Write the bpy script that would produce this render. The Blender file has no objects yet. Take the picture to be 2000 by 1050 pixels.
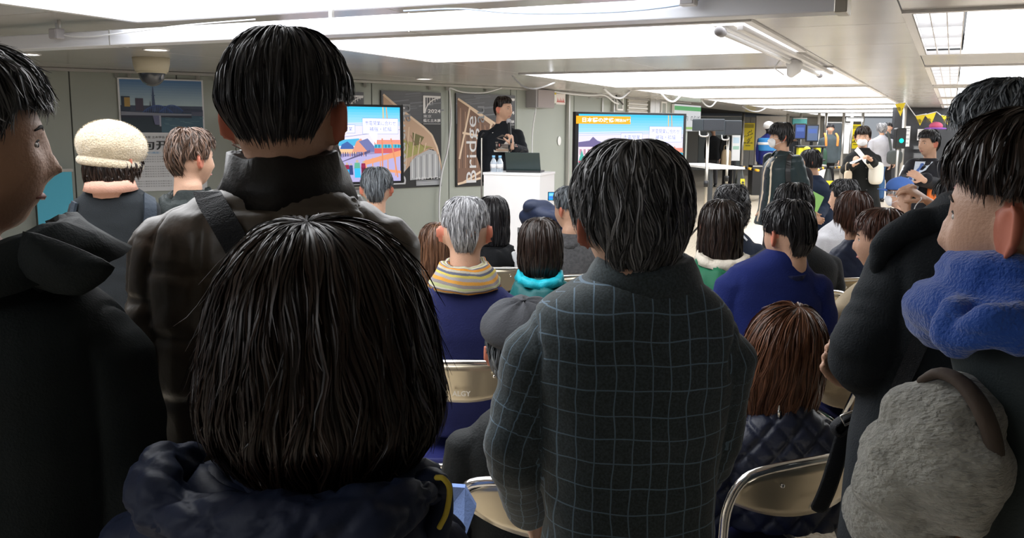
import bpy, bmesh, math, random
import numpy as np
from mathutils import Vector, Matrix
from mathutils.bvhtree import BVHTree
random.seed(7); rng = np.random.default_rng(7)
PI = math.pi
scn = bpy.context.scene
COL = scn.collection
# ------------------------------------------------------------------ camera
F = 1800.0; CAM = np.array([0, 0, 1.58]); PITCH = math.atan(270/1800); ROLL = math.radians(0.35)
cd = bpy.data.cameras.new('camera'); cam = bpy.data.objects.new('camera', cd); COL.objects.link(cam)
cd.sensor_fit = 'HORIZONTAL'; cd.sensor_width = 36; cd.lens = F/2000*36; cd.clip_start = .05; cd.clip_end = 300
cam.matrix_world = Matrix.Translation(CAM) @ Matrix.Rotation(PI/2-PITCH, 4, 'X') @ Matrix.Rotation(ROLL, 4, 'Z')
scn.camera = cam
# ------------------------------------------------------------------ world, exposure
w = bpy.data.worlds.new('world'); scn.world = w; w.use_nodes = True
w.node_tree.nodes['Background'].inputs[0].default_value = (.86, .92, 1, 1)
w.node_tree.nodes['Background'].inputs[1].default_value = .30
vs = scn.view_settings; vs.view_transform = 'Standard'; vs.look = 'None'; vs.gamma = 1; vs.use_curve_mapping = False
vs.exposure = 0.48
LIGHT = 3.4         # strength of the ceiling light panels

def ray(x, y):
    a = (x-1000)/F; b = (525-y)/F
    a, b = a*math.cos(ROLL)-b*math.sin(ROLL), a*math.sin(ROLL)+b*math.cos(ROLL)
    d = np.array([a, math.cos(PITCH)+b*math.sin(PITCH), -math.sin(PITCH)+b*math.cos(PITCH)])
    return d
def W(x, y, Y):                       # the point at distance Y seen at that place of the photograph
    d = ray(x, y); return CAM+d*(Y/d[1])
TH = math.atan(850/1800); U = np.array([math.sin(TH), math.cos(TH), 0]); V = np.array([math.cos(TH), -math.sin(TH), 0])
def UV(u, v, z=0): return U*u+V*v+np.array([0, 0, z])

# ------------------------------------------------------------------ materials
MATS = {}
def nodes(name):
    m = bpy.data.materials.new(name); m.use_nodes = True
    nt = m.node_tree; return m, nt, nt.nodes['Principled BSDF']
def L(nt, a, b): nt.links.new(a, b)
def mat(name, col, rough=.5, metal=0, bump=0, bscale=60, var=0, vscale=3, spec=.5, coat=0, sheen=0, trans=0, emit=0, aniso=None, aw=1.0):
    if name in MATS: return MATS[name]
    m, nt, p = nodes(name)
    p.inputs['Base Color'].default_value = (*col, 1); p.inputs['Roughness'].default_value = rough
    p.inputs['Metallic'].default_value = metal; p.inputs['Specular IOR Level'].default_value = spec
    p.inputs['Coat Weight'].default_value = coat; p.inputs['Sheen Weight'].default_value = sheen
    p.inputs['Transmission Weight'].default_value = trans
    if emit: p.inputs['Emission Color'].default_value = (*col, 1); p.inputs['Emission Strength'].default_value = emit
    tc = nt.nodes.new('ShaderNodeTexCoord'); src = tc.outputs['Object']
    if aniso:
        mp = nt.nodes.new('ShaderNodeMapping'); mp.inputs['Scale'].default_value = aniso; L(nt, src, mp.inputs[0]); src = mp.outputs[0]
    if var:
        n = nt.nodes.new('ShaderNodeTexNoise'); n.inputs['Scale'].default_value = vscale; n.inputs['Detail'].default_value = 4; L(nt, src, n.inputs['Vector'])
        r = nt.nodes.new('ShaderNodeValToRGB')
        r.color_ramp.elements[0].position = .3; r.color_ramp.elements[1].position = .7
        r.color_ramp.elements[0].color = (*[c*(1-var) for c in col], 1); r.color_ramp.elements[1].color = (*[min(1, c*(1+var)) for c in col], 1)
        L(nt, n.outputs[0], r.inputs[0]); L(nt, r.outputs[0], p.inputs['Base Color'])
    if bump:
        n = nt.nodes.new('ShaderNodeTexNoise'); n.inputs['Scale'].default_value = bscale; n.inputs['Detail'].default_value = 3; L(nt, src, n.inputs['Vector'])
        b = nt.nodes.new('ShaderNodeBump'); b.inputs['Strength'].default_value = bump; b.inputs['Distance'].default_value = .01
        L(nt, n.outputs[0], b.inputs['Height']); L(nt, b.outputs[0], p.inputs['Normal'])
    MATS[name] = m; return m
def emis(name, col, s):
    if name in MATS: return MATS[name]
    m = bpy.data.materials.new(name); m.use_nodes = True; nt = m.node_tree; nt.nodes.clear()
    e = nt.nodes.new('ShaderNodeEmission'); o = nt.nodes.new('ShaderNodeOutputMaterial')
    e.inputs[0].default_value = (*col, 1); e.inputs[1].default_value = s; L(nt, e.outputs[0], o.inputs[0]); MATS[name] = m; return m
def artmat(name, strength=0, rough=.6):   # flat print or screen: colour comes with each printed shape
    if name in MATS: return MATS[name]
    m, nt, p = nodes(name); a = nt.nodes.new('ShaderNodeAttribute'); a.attribute_name = 'ink'
    if not strength: L(nt, a.outputs['Color'], p.inputs['Base Color'])
    else: p.inputs['Base Color'].default_value = (.01, .01, .012, 1)
    p.inputs['Roughness'].default_value = rough
    if strength: L(nt, a.outputs['Color'], p.inputs['Emission Color']); p.inputs['Emission Strength'].default_value = strength; p.inputs['Specular IOR Level'].default_value = .2
    MATS[name] = m; return m
def hairmat(name, c1, c2, rough=.36, mix=.5, spec=.5):
    if name in MATS: return MATS[name]
    m, nt, p = nodes(name); a = nt.nodes.new('ShaderNodeAttribute'); a.attribute_name = 'tone'
    r = nt.nodes.new('ShaderNodeValToRGB'); r.color_ramp.elements[0].color = (*c1, 1); r.color_ramp.elements[1].color = (*c2, 1)
    r.color_ramp.elements[0].position = max(0, mix-.3); r.color_ramp.elements[1].position = min(1, mix+.35)
    L(nt, a.outputs['Fac'], r.inputs[0]); L(nt, r.outputs[0], p.inputs['Base Color'])
    p.inputs['Roughness'].default_value = rough; p.inputs['Specular IOR Level'].default_value = spec
    MATS[name] = m; return m
def math_node(nt, op, a, b=None, c=None):
    n = nt.nodes.new('ShaderNodeMath'); n.operation = op
    for i, v in enumerate((a, b, c)):
        if v is None: continue
        if isinstance(v, (int, float)): n.inputs[i].default_value = v
        else: L(nt, v, n.inputs[i])
    return n.outputs[0]
def plaid(name, base, line, su=.030, sv=.041, lw=.028):
    m, nt, p = nodes(name); a = nt.nodes.new('ShaderNodeAttribute'); a.attribute_name = 'cl'
    s = nt.nodes.new('ShaderNodeSeparateXYZ'); L(nt, a.outputs['Vector'], s.inputs[0])
    outs = []
    nz = nt.nodes.new('ShaderNodeTexNoise'); nz.inputs['Scale'].default_value = 9; nz.inputs['Detail'].default_value = 1
    L(nt, a.outputs['Vector'], nz.inputs['Vector'])
    wob = math_node(nt, 'MULTIPLY', math_node(nt, 'SUBTRACT', nz.outputs[0], .5), .02)
    for o, sc in ((s.outputs[0], su), (s.outputs[1], sv)):
        f = math_node(nt, 'FRACT', math_node(nt, 'DIVIDE', math_node(nt, 'ADD', o, wob), sc))
        d = math_node(nt, 'ABSOLUTE', math_node(nt, 'SUBTRACT', f, .5))
        outs.append(math_node(nt, 'LESS_THAN', d, lw*.04/sc))
    k = math_node(nt, 'MAXIMUM', *outs)
    n2 = nt.nodes.new('ShaderNodeTexNoise'); n2.inputs['Scale'].default_value = 260; n2.inputs['Detail'].default_value = 3
    tc = nt.nodes.new('ShaderNodeTexCoord'); L(nt, tc.outputs['Object'], n2.inputs['Vector'])
    rmp = nt.nodes.new('ShaderNodeValToRGB'); rmp.color_ramp.elements[0].position = .35; rmp.color_ramp.elements[1].position = .68
    rmp.color_ramp.elements[0].color = (*[c*.72 for c in base], 1); rmp.color_ramp.elements[1].color = (*[c*1.45 for c in base], 1)
    L(nt, n2.outputs[0], rmp.inputs[0])
    mx = nt.nodes.new('ShaderNodeMixRGB'); L(nt, math_node(nt, 'MULTIPLY', k, .8), mx.inputs[0]); L(nt, rmp.outputs[0], mx.inputs[1]); mx.inputs[2].default_value = (*line, 1)
    L(nt, mx.outputs[0], p.inputs['Base Color']); p.inputs['Roughness'].default_value = .9; p.inputs['Sheen Weight'].default_value = .15
    b = nt.nodes.new('ShaderNodeBump'); b.inputs['Strength'].default_value = .25; b.inputs['Distance'].default_value = .004
    L(nt, n2.outputs[0], b.inputs['Height']); L(nt, b.outputs[0], p.inputs['Normal'])
    MATS[name] = m; return m
def stripes(name, cols, scale):        # bands along the cl attribute's first value
    m, nt, p = nodes(name); a = nt.nodes.new('ShaderNodeAttribute'); a.attribute_name = 'cl'
    s = nt.nodes.new('ShaderNodeSeparateXYZ'); L(nt, a.outputs['Vector'], s.inputs[0])
    f = math_node(nt, 'FRACT', math_node(nt, 'MULTIPLY', s.outputs[0], scale))
    r = nt.nodes.new('ShaderNodeValToRGB'); r.color_ramp.interpolation = 'CONSTANT'
    while len(r.color_ramp.elements) < len(cols): r.color_ramp.elements.new(.5)
    for i, c in enumerate(cols): r.color_ramp.elements[i].position = i/len(cols); r.color_ramp.elements[i].color = (*c, 1)
    L(nt, f, r.inputs[0]); L(nt, r.outputs[0], p.inputs['Base Color']); p.inputs['Roughness'].default_value = .95
    tc = nt.nodes.new('ShaderNodeTexCoord'); n = nt.nodes.new('ShaderNodeTexNoise'); n.inputs['Scale'].default_value = 300; L(nt, tc.outputs['Object'], n.inputs['Vector'])
    b = nt.nodes.new('ShaderNodeBump'); b.inputs['Strength'].default_value = .5; b.inputs['Distance'].default_value = .004; L(nt, n.outputs[0], b.inputs['Height']); L(nt, b.outputs[0], p.inputs['Normal'])
    MATS[name] = m; return m

# ------------------------------------------------------------------ object helpers
def mesh_np(name, V_, tris=None, quads=None, faces=None, attrs=None, smooth=True):
    me = bpy.data.meshes.new(name)
    V_ = np.asarray(V_, dtype=np.float32)
    if faces is not None:
        me.from_pydata([tuple(map(float, v)) for v in V_], [], faces)
    else:
        k = 4 if quads is not None else 3; fa = np.asarray(quads if quads is not None else tris, dtype=np.int32)
        me.vertices.add(len(V_)); me.vertices.foreach_set('co', V_.ravel())
        me.loops.add(fa.size); me.loops.foreach_set('vertex_index', fa.ravel())
        me.polygons.add(len(fa)); me.polygons.foreach_set('loop_start', np.arange(0, fa.size, k, dtype=np.int32))
        me.update(calc_edges=True)
    if smooth: me.polygons.foreach_set('use_smooth', np.ones(len(me.polygons), dtype=bool))
    if attrs:
        for n, (ty, dat) in attrs.items():
            a = me.attributes.new(n, ty, 'POINT'); a.data.foreach_set('vector' if ty == 'FLOAT_VECTOR' else ('color' if ty == 'FLOAT_COLOR' else 'value'), np.asarray(dat, dtype=np.float32).ravel())
    me.validate(); me.update(); return me
def tag(o, label, cat, group=None, kind=None):
    o['label'] = label; o['category'] = cat
    if group: o['group'] = group
    if kind: o['kind'] = kind
    return o
def thing(name, label, cat, loc=(0, 0, 0), rz=0, group=None):
    o = bpy.data.objects.new(name, None); COL.objects.link(o); o.empty_display_size = .1
    o.matrix_world = Matrix.Translation(Vector(loc)) @ Matrix.Rotation(rz, 4, 'Z')
    o.location = loc; o.rotation_euler = (0, 0, rz)
    return tag(o, label, cat, group)
def wmat(o):
    M = o.matrix_basis.copy()
    while o.parent: o = o.parent; M = o.matrix_basis @ M
    return M
def local(parent, co):                   # world coordinates to the parent's own
    M = np.array(wmat(parent).inverted()); co = np.asarray(co, dtype=float)
    return co@M[:3, :3].T+M[:3, 3]
def lobj(name, bm_or_me, m, parent, label=None, kind=None, smooth=None):   # mesh given in the parent's own coordinates
    if isinstance(bm_or_me, bmesh.types.BMesh):
        me = bpy.data.meshes.new(name); bm_or_me.to_mesh(me); bm_or_me.free()
        if smooth: me.polygons.foreach_set('use_smooth', np.ones(len(me.polygons), dtype=bool))
    else: me = bm_or_me
    o = bpy.data.objects.new(name, me); COL.objects.link(o)
    if m and not me.materials: me.materials.append(m)
    if parent is not None: o.parent = parent
    if label: o['label'] = label
    if kind: o['kind'] = kind
    return o
def box(bm, c, s, rot=None, bev=0):
    r = bmesh.ops.create_cube(bm, size=1); vs_ = r['verts']
    M = Matrix.Translation(Vector(c)) @ (rot if rot else Matrix.Identity(4)) @ Matrix.Diagonal((*s, 1))
    bmesh.ops.transform(bm, matrix=M, verts=vs_)
    if bev:
        es = set(e for v in vs_ for e in v.link_edges)
        bmesh.ops.bevel(bm, geom=list(es), offset=bev, segments=2, affect='EDGES', profile=.5)
    return bm
def bxo(name, c, s, m, parent=None, bev=0, rot=None, label=None, kind=None):
    bm = bmesh.new(); box(bm, c, s, rot, bev); return lobj(name, bm, m, parent, label, kind)
def catmull(P, n=6):
    P = np.asarray(P, float)
    if len(P) < 3: return np.array([P[0]+(P[-1]-P[0])*t for t in np.linspace(0, 1, n+1)])
    Q = np.vstack([2*P[0]-P[1], P, 2*P[-1]-P[-2]]); out = []
    for i in range(1, len(Q)-2):
        for t in np.linspace(0, 1, n, endpoint=False):
            a, b, c, d = Q[i-1], Q[i], Q[i+1], Q[i+2]
            out.append(.5*((2*b)+(-a+c)*t+(2*a-5*b+4*c-d)*t*t+(-a+3*b-3*c+d)*t**3))
    out.append(P[-1]); return np.array(out)
def tube(P, R, seg=12, up=None, flat=1.0, cap=True, smooth=0, uvs=False):
    """closed tube; P points, R radii (or one), flat = ratio of the second radius (along up)"""
    P = np.asarray(P, float); R = np.ones(len(P))*R if np.isscalar(R) else np.asarray(R, float)
    fl = np.ones(len(P))*flat if np.isscalar(flat) else np.asarray(flat, float)
    if smooth:
        PR = catmull(np.hstack([P, R[:, None], fl[:, None]]), smooth); P, R, fl = PR[:, :3], PR[:, 3], PR[:, 4]
    T = np.gradient(P, axis=0); T /= np.linalg.norm(T, axis=1)[:, None]+1e-9
    n0 = np.array(up if up is not None else ([0, 0, 1] if abs(T[0][2]) < .9 else [0, 1, 0]), float)
    V_ = []; 
    if cap:   # rounded ends
        a, b = P[0]-T[0]*R[0]*.55, P[-1]+T[-1]*R[-1]*.55
        P = np.vstack([a, P[0]-T[0]*R[0]*.4, P, P[-1]+T[-1]*R[-1]*.4, b]); R = np.concatenate([[R[0]*.25, R[0]*.72], R, [R[-1]*.72, R[-1]*.25]]); fl = np.concatenate([[fl[0]]*2, fl, [fl[-1]]*2])
        T = np.vstack([T[0], T[0], T, T[-1], T[-1]])
    n = n0; an = np.linspace(0, 2*PI, seg, endpoint=False)
    for p, t, r, f in zip(P, T, R, fl):
        n = n-t*np.dot(n, t); n /= np.linalg.norm(n)+1e-9; b = np.cross(t, n)
        V_.append(p+np.outer(np.cos(an)*r, b)+np.outer(np.sin(an)*r*f, n))
        if up is not None: n = n0
    V_ = np.vstack(V_); k = len(P); Fc = []
    for i in range(k-1):
        for j in range(seg):
            j2 = (j+1) % seg; Fc.append((i*seg+j, i*seg+j2, (i+1)*seg+j2, (i+1)*seg+j))
    Fc.append(tuple(range(seg))[::-1]); Fc.append(tuple(range((k-1)*seg, k*seg)))
    return V_, Fc
def stack(S, seg=28, ex=2.3):
    """torso from horizontal slices (z, xc, yc, a, b)"""
    S = np.array(S, float); V_ = []; an = np.linspace(0, 2*PI, seg, endpoint=False)
    c, s = np.cos(an), np.sin(an); c = np.sign(c)*np.abs(c)**(2/ex); s = np.sign(s)*np.abs(s)**(2/ex)
    for z, x, y, a, b in S: V_.append(np.stack([x+a*c, y+b*s, np.full(seg, z)], 1))
    V_ = np.vstack(V_); k = len(S); Fc = []
    for i in range(k-1):
        for j in range(seg):
            j2 = (j+1) % seg; Fc.append((i*seg+j, i*seg+j2, (i+1)*seg+j2, (i+1)*seg+j))
    Fc.append(tuple(range(seg))[::-1]); Fc.append(tuple(range((k-1)*seg, k*seg))); return V_, Fc
def ellipsoid(c, r, rot=None, su=16, sv=10):
    V_ = [(0, 0, -1)]; 
    for i in range(1, sv):
        a = -PI/2+PI*i/sv
        for j in range(su): V_.append((math.cos(a)*math.cos(2*PI*j/su), math.cos(a)*math.sin(2*PI*j/su), math.sin(a)))
    V_.append((0, 0, 1)); V_ = np.array(V_)*r; n = len(V_); Fc = []
    for j in range(su): Fc.append((0, 1+(j+1) % su, 1+j)); Fc.append((n-1, n-1-su+j, n-1-su+(j+1) % su))
    for i in range(sv-2):
        for j in range(su): a = 1+i*su; Fc.append((a+j, a+(j+1) % su, a+su+(j+1) % su, a+su+j))
    if rot is not None: V_ = V_@np.array(rot).T
    return V_+np.array(c), Fc
def merge(parts):
    Vs, Fs, n = [], [], 0
    for v, f in parts:
        Vs.append(np.asarray(v, float)); Fs += [tuple(i+n for i in q) for q in f]; n += len(v)
    return np.vstack(Vs), Fs
def plain(name, parts, m, parent=None, label=None, kind=None, smooth=True):   # parts in world coordinates
    v, f = merge(parts)
    if parent is not None: v = local(parent, v)
    return lobj(name, mesh_np(name, v, faces=f, smooth=smooth), m, parent, label, kind)
def union(parts, vox, smooth=3, deci=0):
    v, f = merge(parts); me = mesh_np('tmp', v, faces=f, smooth=False)
    o = bpy.data.objects.new('tmp', me); COL.objects.link(o)
    md = o.modifiers.new('r', 'REMESH'); md.mode = 'VOXEL'; md.voxel_size = vox; md.adaptivity = 0
    if smooth: s = o.modifiers.new('s', 'SMOOTH'); s.factor = .5; s.iterations = smooth
    if deci: q = o.modifiers.new('d', 'DECIMATE'); q.ratio = deci
    dg = bpy.context.evaluated_depsgraph_get(); dg.update(); ev = o.evaluated_get(dg); m2 = bpy.data.meshes.new_from_object(ev)
    bpy.data.objects.remove(o); bpy.data.meshes.remove(me)
    co = np.empty(len(m2.vertices)*3, dtype=np.float32); m2.vertices.foreach_get('co', co)
    no = np.empty(len(m2.vertices)*3, dtype=np.float32); m2.vertex_normals.foreach_get('vector', no)
    return m2, co.reshape(-1, 3).astype(float), no.reshape(-1, 3).astype(float)
def snoise(P, sc, seed, k=7, warp=1.2):       # smooth vectorised noise in about -1..1
    r = np.random.default_rng(seed); out = np.zeros(len(P)); P = P*sc
    for i in range(k):
        d = r.normal(size=3); d /= np.linalg.norm(d); e = r.normal(size=3); f = r.uniform(.6, 1.7)
        out += np.sin(P@d*f*2*PI/1.0*.5+r.uniform(0, 6.3)+warp*np.sin(P@e*.9+r.uniform(0, 6.3)))
    return out/k*1.6
# ------------------------------------------------------------------ people
SKIN = mat('skin', (.60, .36, .25), .5, bump=.15, bscale=220, var=.08, vscale=14, spec=.35)
EARM = mat('skin_ear', (.60, .20, .13), .5, spec=.35); EYEW = mat('eye_white', (.62, .58, .55), .55); IRIS = mat('iris', (.02, .012, .01), .35); LIPS = mat('lips', (.42, .16, .14), .5); BROW = mat('brow', (.02, .015, .013), .8)
def rotm(yaw, pitch=0, roll=0):
    return np.array((Matrix.Rotation(yaw, 3, 'Z') @ Matrix.Rotation(pitch, 3, 'X') @ Matrix.Rotation(roll, 3, 'Y')))
def head_parts(hs=1.0, ear=True):
    v, f = ellipsoid((0, 0, 0), (1, 1, 1), su=44, sv=32)
    x, y, z = v.T.copy()
    w_ = .075*(1-.34*np.clip(-z, 0, 1)**1.6); w_ = w_*(1+.05*np.exp(-((z-.25)/.3)**2))
    X = x*w_
    front = y > 0
    Y = np.where(front, y*.088, y*.100*(1-.42*np.clip(-z-.05, 0, 1)**1.2)); Y += np.where(front, .006*np.clip(-z, 0, 1), 0)
    Zz = z*.115
    g = lambda x0, z0, sx, sz: np.exp(-((X-x0)/sx)**2-((Zz-z0)/sz)**2)
    fr = np.clip(y*3, 0, 1)
    d = .019*g(0, -.030, .012, .012)+.013*g(0, -.008, .009, .024)+.006*g(.012, -.034, .008, .007)+.006*g(-.012, -.034, .008, .007)
    d += .004*g(.03, .026, .022, .007)+.004*g(-.03, .026, .022, .007)-.009*g(.031, .006, .016, .012)-.009*g(-.031, .006, .016, .012)
    d += .006*g(0, -.060, .022, .006)+.006*g(0, -.071, .019, .006)-.003*g(0, -.0655, .024, .0025)+.007*g(0, -.100, .022, .014)-.003*g(0, -.083, .03, .005)+.004*g(.045, -.03, .018, .02)+.004*g(-.045, -.03, .018, .02)
    Y += d*fr
    parts = [(np.stack([X, Y, Zz], 1)*hs, f)]
    if ear:
        for s in (-1, 1):
            R = np.array(Matrix.Rotation(s*.72, 3, 'Z') @ Matrix.Rotation(.18, 3, 'X'))
            e, fe = ellipsoid((0, 0, 0), (.0065, .018, .032), su=12, sv=10); parts.append(((e@R.T+[s*.0835, -.012, -.004])*hs, fe))
            a = np.linspace(-1.2, 3.9, 12); rim = np.stack([np.ones(12)*s*.004, -np.cos(a)*.0165*1.0, np.sin(a)*.031], 1)
            rim = rim@R.T+[s*.0865, -.012, -.004]; parts.append(tube(rim*hs, .0042*hs, 6))
            parts.append(ellipsoid(np.array([s*.078, -.006, -.033])*hs, np.array([.006, .009, .010])*hs, su=8, sv=6))
    parts.append(tube(np.array([[0, -.022, -.04], [0, -.03, -.10], [0, -.036, -.15], [0, -.034, -.20]])*hs, np.array([.056, .054, .054, .050])*hs, 18, up=[0, 1, 0]))
    return parts
def hand(Wp, d, n, side, sc=1.0, curl=.6, thumb=.6, spread=.12):
    """palm, four unequal fingers and a thumb; d along the hand, n out of the palm, side +1 / -1 puts the thumb on d x n"""
    d = np.array(d, float); d /= np.linalg.norm(d); n = np.array(n, float); n -= d*np.dot(n, d); n /= np.linalg.norm(n); t = np.cross(d, n)*side
    Wp = np.array(Wp, float); P = []
    P.append(tube([Wp-d*.03*sc, Wp, Wp+d*.04*sc, Wp+d*.082*sc], np.array([.026, .027, .038, .040])*sc, 14, up=n, flat=[.75, .62, .38, .33]))
    for i, (o, ln) in enumerate(((.029, .072), (.010, .080), (-.010, .074), (-.028, .058))):
        b = Wp+d*.075*sc+t*o*sc; pts = [b-d*.02*sc, b]; a = curl*.45; dd = d+t*(o*spread*25*.2)
        for k, fr in enumerate((.45, .32, .27)):
            v = dd*math.cos(a)+n*math.sin(a); v /= np.linalg.norm(v); pts.append(pts[-1]+v*ln*fr*sc); a += curl
        P.append(tube(pts, np.array([.0092, .0090, .0086, .0078, .0066])*sc, 8))
    b = Wp+d*.018*sc+t*.022*sc; v1 = d*.62+t*.75+n*.25; v1 /= np.linalg.norm(v1); v2 = d*.85+t*(.45-.3*thumb)+n*(.2+.5*thumb); v2 /= np.linalg.norm(v2)
    p1 = b+v1*.038*sc; p2 = p1+v2*.032*sc; p3 = p2+(v2+n*.3*thumb)/np.linalg.norm(v2+n*.3*thumb)*.026*sc
    P.append(tube([b, p1, p2, p3], np.array([.014, .0115, .0100, .0075])*sc, 8))
    return P
def join_meshes(name, ml):
    vs_, fs = [], []; n = 0
    for me in ml:
        co = np.empty(len(me.vertices)*3, dtype=np.float32); me.vertices.foreach_get('co', co); vs_.append(co.reshape(-1, 3))
        for p in me.polygons: fs.append(tuple(i+n for i in p.vertices))
        n += len(me.vertices)
    return np.vstack(vs_), fs

# ---- hair: a cap plus many tapered locks lying on a surface given by a profile
def hair(parent, H, R, prof, m, n=2500, hs=1.0, zend=(-.085, .03, .055), crown=(0, -.02), wid=.0016, seg=8, seed=1, length=(.35, .8), lift=.006, wave=.05, clump=.35, tipf=.0, ramp=(.75, 1.25), hat=None, jag=.06, name='hair', label=None, part=0.0, cap=True):
    """prof rows: (z, half width, half depth behind, half depth in front), head coordinates; zend: where it ends at the back, at the sides, in front"""
    r = np.random.default_rng(seed); pr = np.array(prof, float)
    dz = np.diff(pr[:, 0]); dr = np.diff((pr[:, 1]+pr[:, 2])/2); arc = np.concatenate([[0], np.cumsum(np.hypot(dz, dr))])
    tt = np.linspace(0, arc[-1], 90); from_ = lambda c: np.interp(tt, arc, pr[:, c])
    k = np.ones(5)/5
    def sm(a): b = np.concatenate([a[:1]*1, a, a[-1:]]); b = np.pad(a, 2, 'edge'); return np.convolve(b, k, 'valid')
    tz, tx, tb, tf = [sm(from_(c)) for c in range(4)]; tx[0] = tb[0] = tf[0] = 0; tz[0] = pr[0, 0]
    L_ = arc[-1]
    def ending(phi):
        a = np.abs((phi+PI) % (2*PI)-PI)     # 0 = back, pi = front
        ze = np.interp(a, [0, ramp[0], ramp[1], 1.9, 2.15, PI], [zend[0], zend[0], zend[1], zend[1] if len(zend) < 4 else zend[3], zend[2], zend[2]])
        return np.interp(-ze, -tz, tt)
    hs0 = 0 if hat is None else np.interp(-hat, -tz, tt)
    def surf(phi, s, off=0):
        s = np.clip(s, 0, L_); z_ = np.interp(s, tt, tz); a = np.interp(s, tt, tx)+off; b = np.interp(s, tt, tb)+off; f_ = np.interp(s, tt, tf)+off
        c = np.cos(phi); q = np.exp(-(s/.06)**2)
        return np.stack([a*np.sin(phi)+crown[0]*q, np.where(c > 0, -b*c, -f_*c)+crown[1]*q, z_+off*.6], -1)
    def out(Pl): return (np.asarray(Pl).reshape(-1, 3)*hs)@R.T+H
    VV, FF, TT = [], [], []
    nv = 0
    if cap:
        na, ns = 56, 26; ph = np.linspace(0, 2*PI, na, endpoint=False); g = []
        for k_ in range(ns): g.append(surf(ph, hs0+np.maximum(ending(ph)-hs0, .002)*k_/(ns-1)*.97, -.004))
        g = np.array(g); V1 = out(g); inn = out(g*np.array([.93, .93, .97])); VV += [V1, inn]; TT += [np.full(len(V1)*2, .15)]
        q = []
        for i in range(ns-1):
            for j in range(na):
                j2 = (j+1) % na; q.append((i*na+j, i*na+j2, (i+1)*na+j2, (i+1)*na+j)); q.append(tuple(len(V1)+t for t in (i*na+j2, i*na+j, (i+1)*na+j, (i+1)*na+j2)))
        for j in range(na): j2 = (j+1) % na; a0 = (ns-1)*na; q.append((a0+j, a0+j2, a0+j2+len(V1), a0+j+len(V1)))
        FF.append(np.array(q)); nv = 2*len(V1)
    phi0 = r.uniform(0, 2*PI, n); se = ending(phi0)
    s0 = hs0+np.maximum(se-hs0, .01)*r.uniform(0, 1, n)**1.3*.8; ln = se*r.uniform(*length, n); s1 = np.minimum(s0+ln, se*(1+r.normal(0, jag, n))); s1 = np.maximum(s1, s0+.012)
    t = np.linspace(0, 1, seg+1)
    S = s0[:, None]+(s1-s0)[:, None]*t; cl = np.round(phi0*14/(2*PI)*2.2)/14*2*PI/2.2
    PH = phi0[:, None]+(cl-phi0)[:, None]*clump*t**1.5
    nz = np.sin(phi0*5+seed)[:, None]*np.sin(S*28+phi0[:, None]*3+seed); PH = PH+wave*nz*(.3+S/L_)+wave*.9*np.sin(phi0[:, None]*17+seed*2+S*60)*t+r.normal(0, .03, n)[:, None]*t
    OFF = (r.uniform(-.3, 1, n)*lift)[:, None]*(.3+.9*np.sin(PI*np.clip(t, 0, .95)))+(r.normal(0, 1, n)*tipf)[:, None]*t**3+.0035*np.sin(phi0*31)[:, None]*np.sin(S*22+1)
    Q = surf(PH, S, OFF)                                   # n, seg+1, 3
    if part: Q[..., 2] -= part*np.exp(-(Q[..., 0]/.006)**2)*(Q[..., 2] > .06)
    T = np.gradient(Q, axis=1); T /= np.linalg.norm(T, axis=2)[..., None]+1e-9
    Nn = Q-np.array([0, 0, .0])-np.stack([0*S, 0*S, np.minimum(Q[..., 2], .03)], -1); Nn /= np.linalg.norm(Nn, axis=2)[..., None]+1e-9
    B = np.cross(T, Nn); B /= np.linalg.norm(B, axis=2)[..., None]+1e-9
    tl = r.normal(0, .55, n)[:, None, None]; B2 = B*np.cos(tl)+np.cross(T, B)*np.sin(tl)
    wd = (wid*r.uniform(.5, 1.4, n))[:, None]*np.sqrt(np.clip(1.0-t**3, .03, 1)); wd[:, 0] *= .3
    Lf = Q+B2*wd[..., None]; Rt = Q-B2*wd[..., None]
    A = np.stack([Lf, Rt], 2).reshape(-1, 3)
    base = np.arange(n)[:, None]*(seg+1)*2+np.arange(seg)[None, :]*2
    q = np.stack([base, base+1, base+3, base+2], -1).reshape(-1, 4)+nv
    VV.append(out(A)); TT.append(np.repeat(np.clip(r.normal(.5, .22, n), 0, 1), (seg+1)*2)); FF.append(q)
    co = np.vstack(VV); me = mesh_np(name, local(parent, co), quads=np.vstack(FF), attrs={'tone': ('FLOAT', np.concatenate(TT))})
    return lobj(name, me, m, parent, label)
# hair profiles
SHORT = [(.133, 0, 0, 0), (.130, .035, .045, .04), (.117, .062, .070, .066), (.092, .080, .093, .085), (.05, .089, .106, .095), (0, .089, .110, .095), (-.03, .084, .104, .09), (-.06, .073, .088, .08), (-.09, .060, .070, .07)]
BOB = [(.133, 0, 0, 0), (.130, .035, .045, .04), (.116, .064, .072, .068), (.090, .084, .097, .088), (.04, .095, .112, .098), (-.02, .100, .116, .10), (-.07, .100, .108, .09), (-.115, .092, .092, .08), (-.15, .075, .075, .06)]
LONG = [(.133, 0, 0, 0), (.130, .035, .045, .04), (.116, .064, .072, .068), (.090, .084, .097, .088), (.04, .093, .110, .098), (-.05, .096, .112, .10), (-.15, .098, .108, .09), (-.25, .090, .108, .09), (-.34, .07, .115, .08)]
HB = hairmat('hair_black', (.006, .006, .008), (.028, .026, .03)); HDB = hairmat('hair_dark_brown', (.008, .005, .004), (.035, .018, .012))
HBR = hairmat('hair_brown', (.05, .022, .012), (.20, .095, .05), mix=.55); HGR = hairmat('hair_grey', (.12, .12, .13), (.62, .62, .64), mix=.5, rough=.5)
HSP = hairmat('hair_pepper', (.010, .011, .013), (.34, .34, .35), mix=.66, rough=.42); HDG = hairmat('hair_dark_grey', (.03, .034, .04), (.32, .36, .40), mix=.6, rough=.45)
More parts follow.
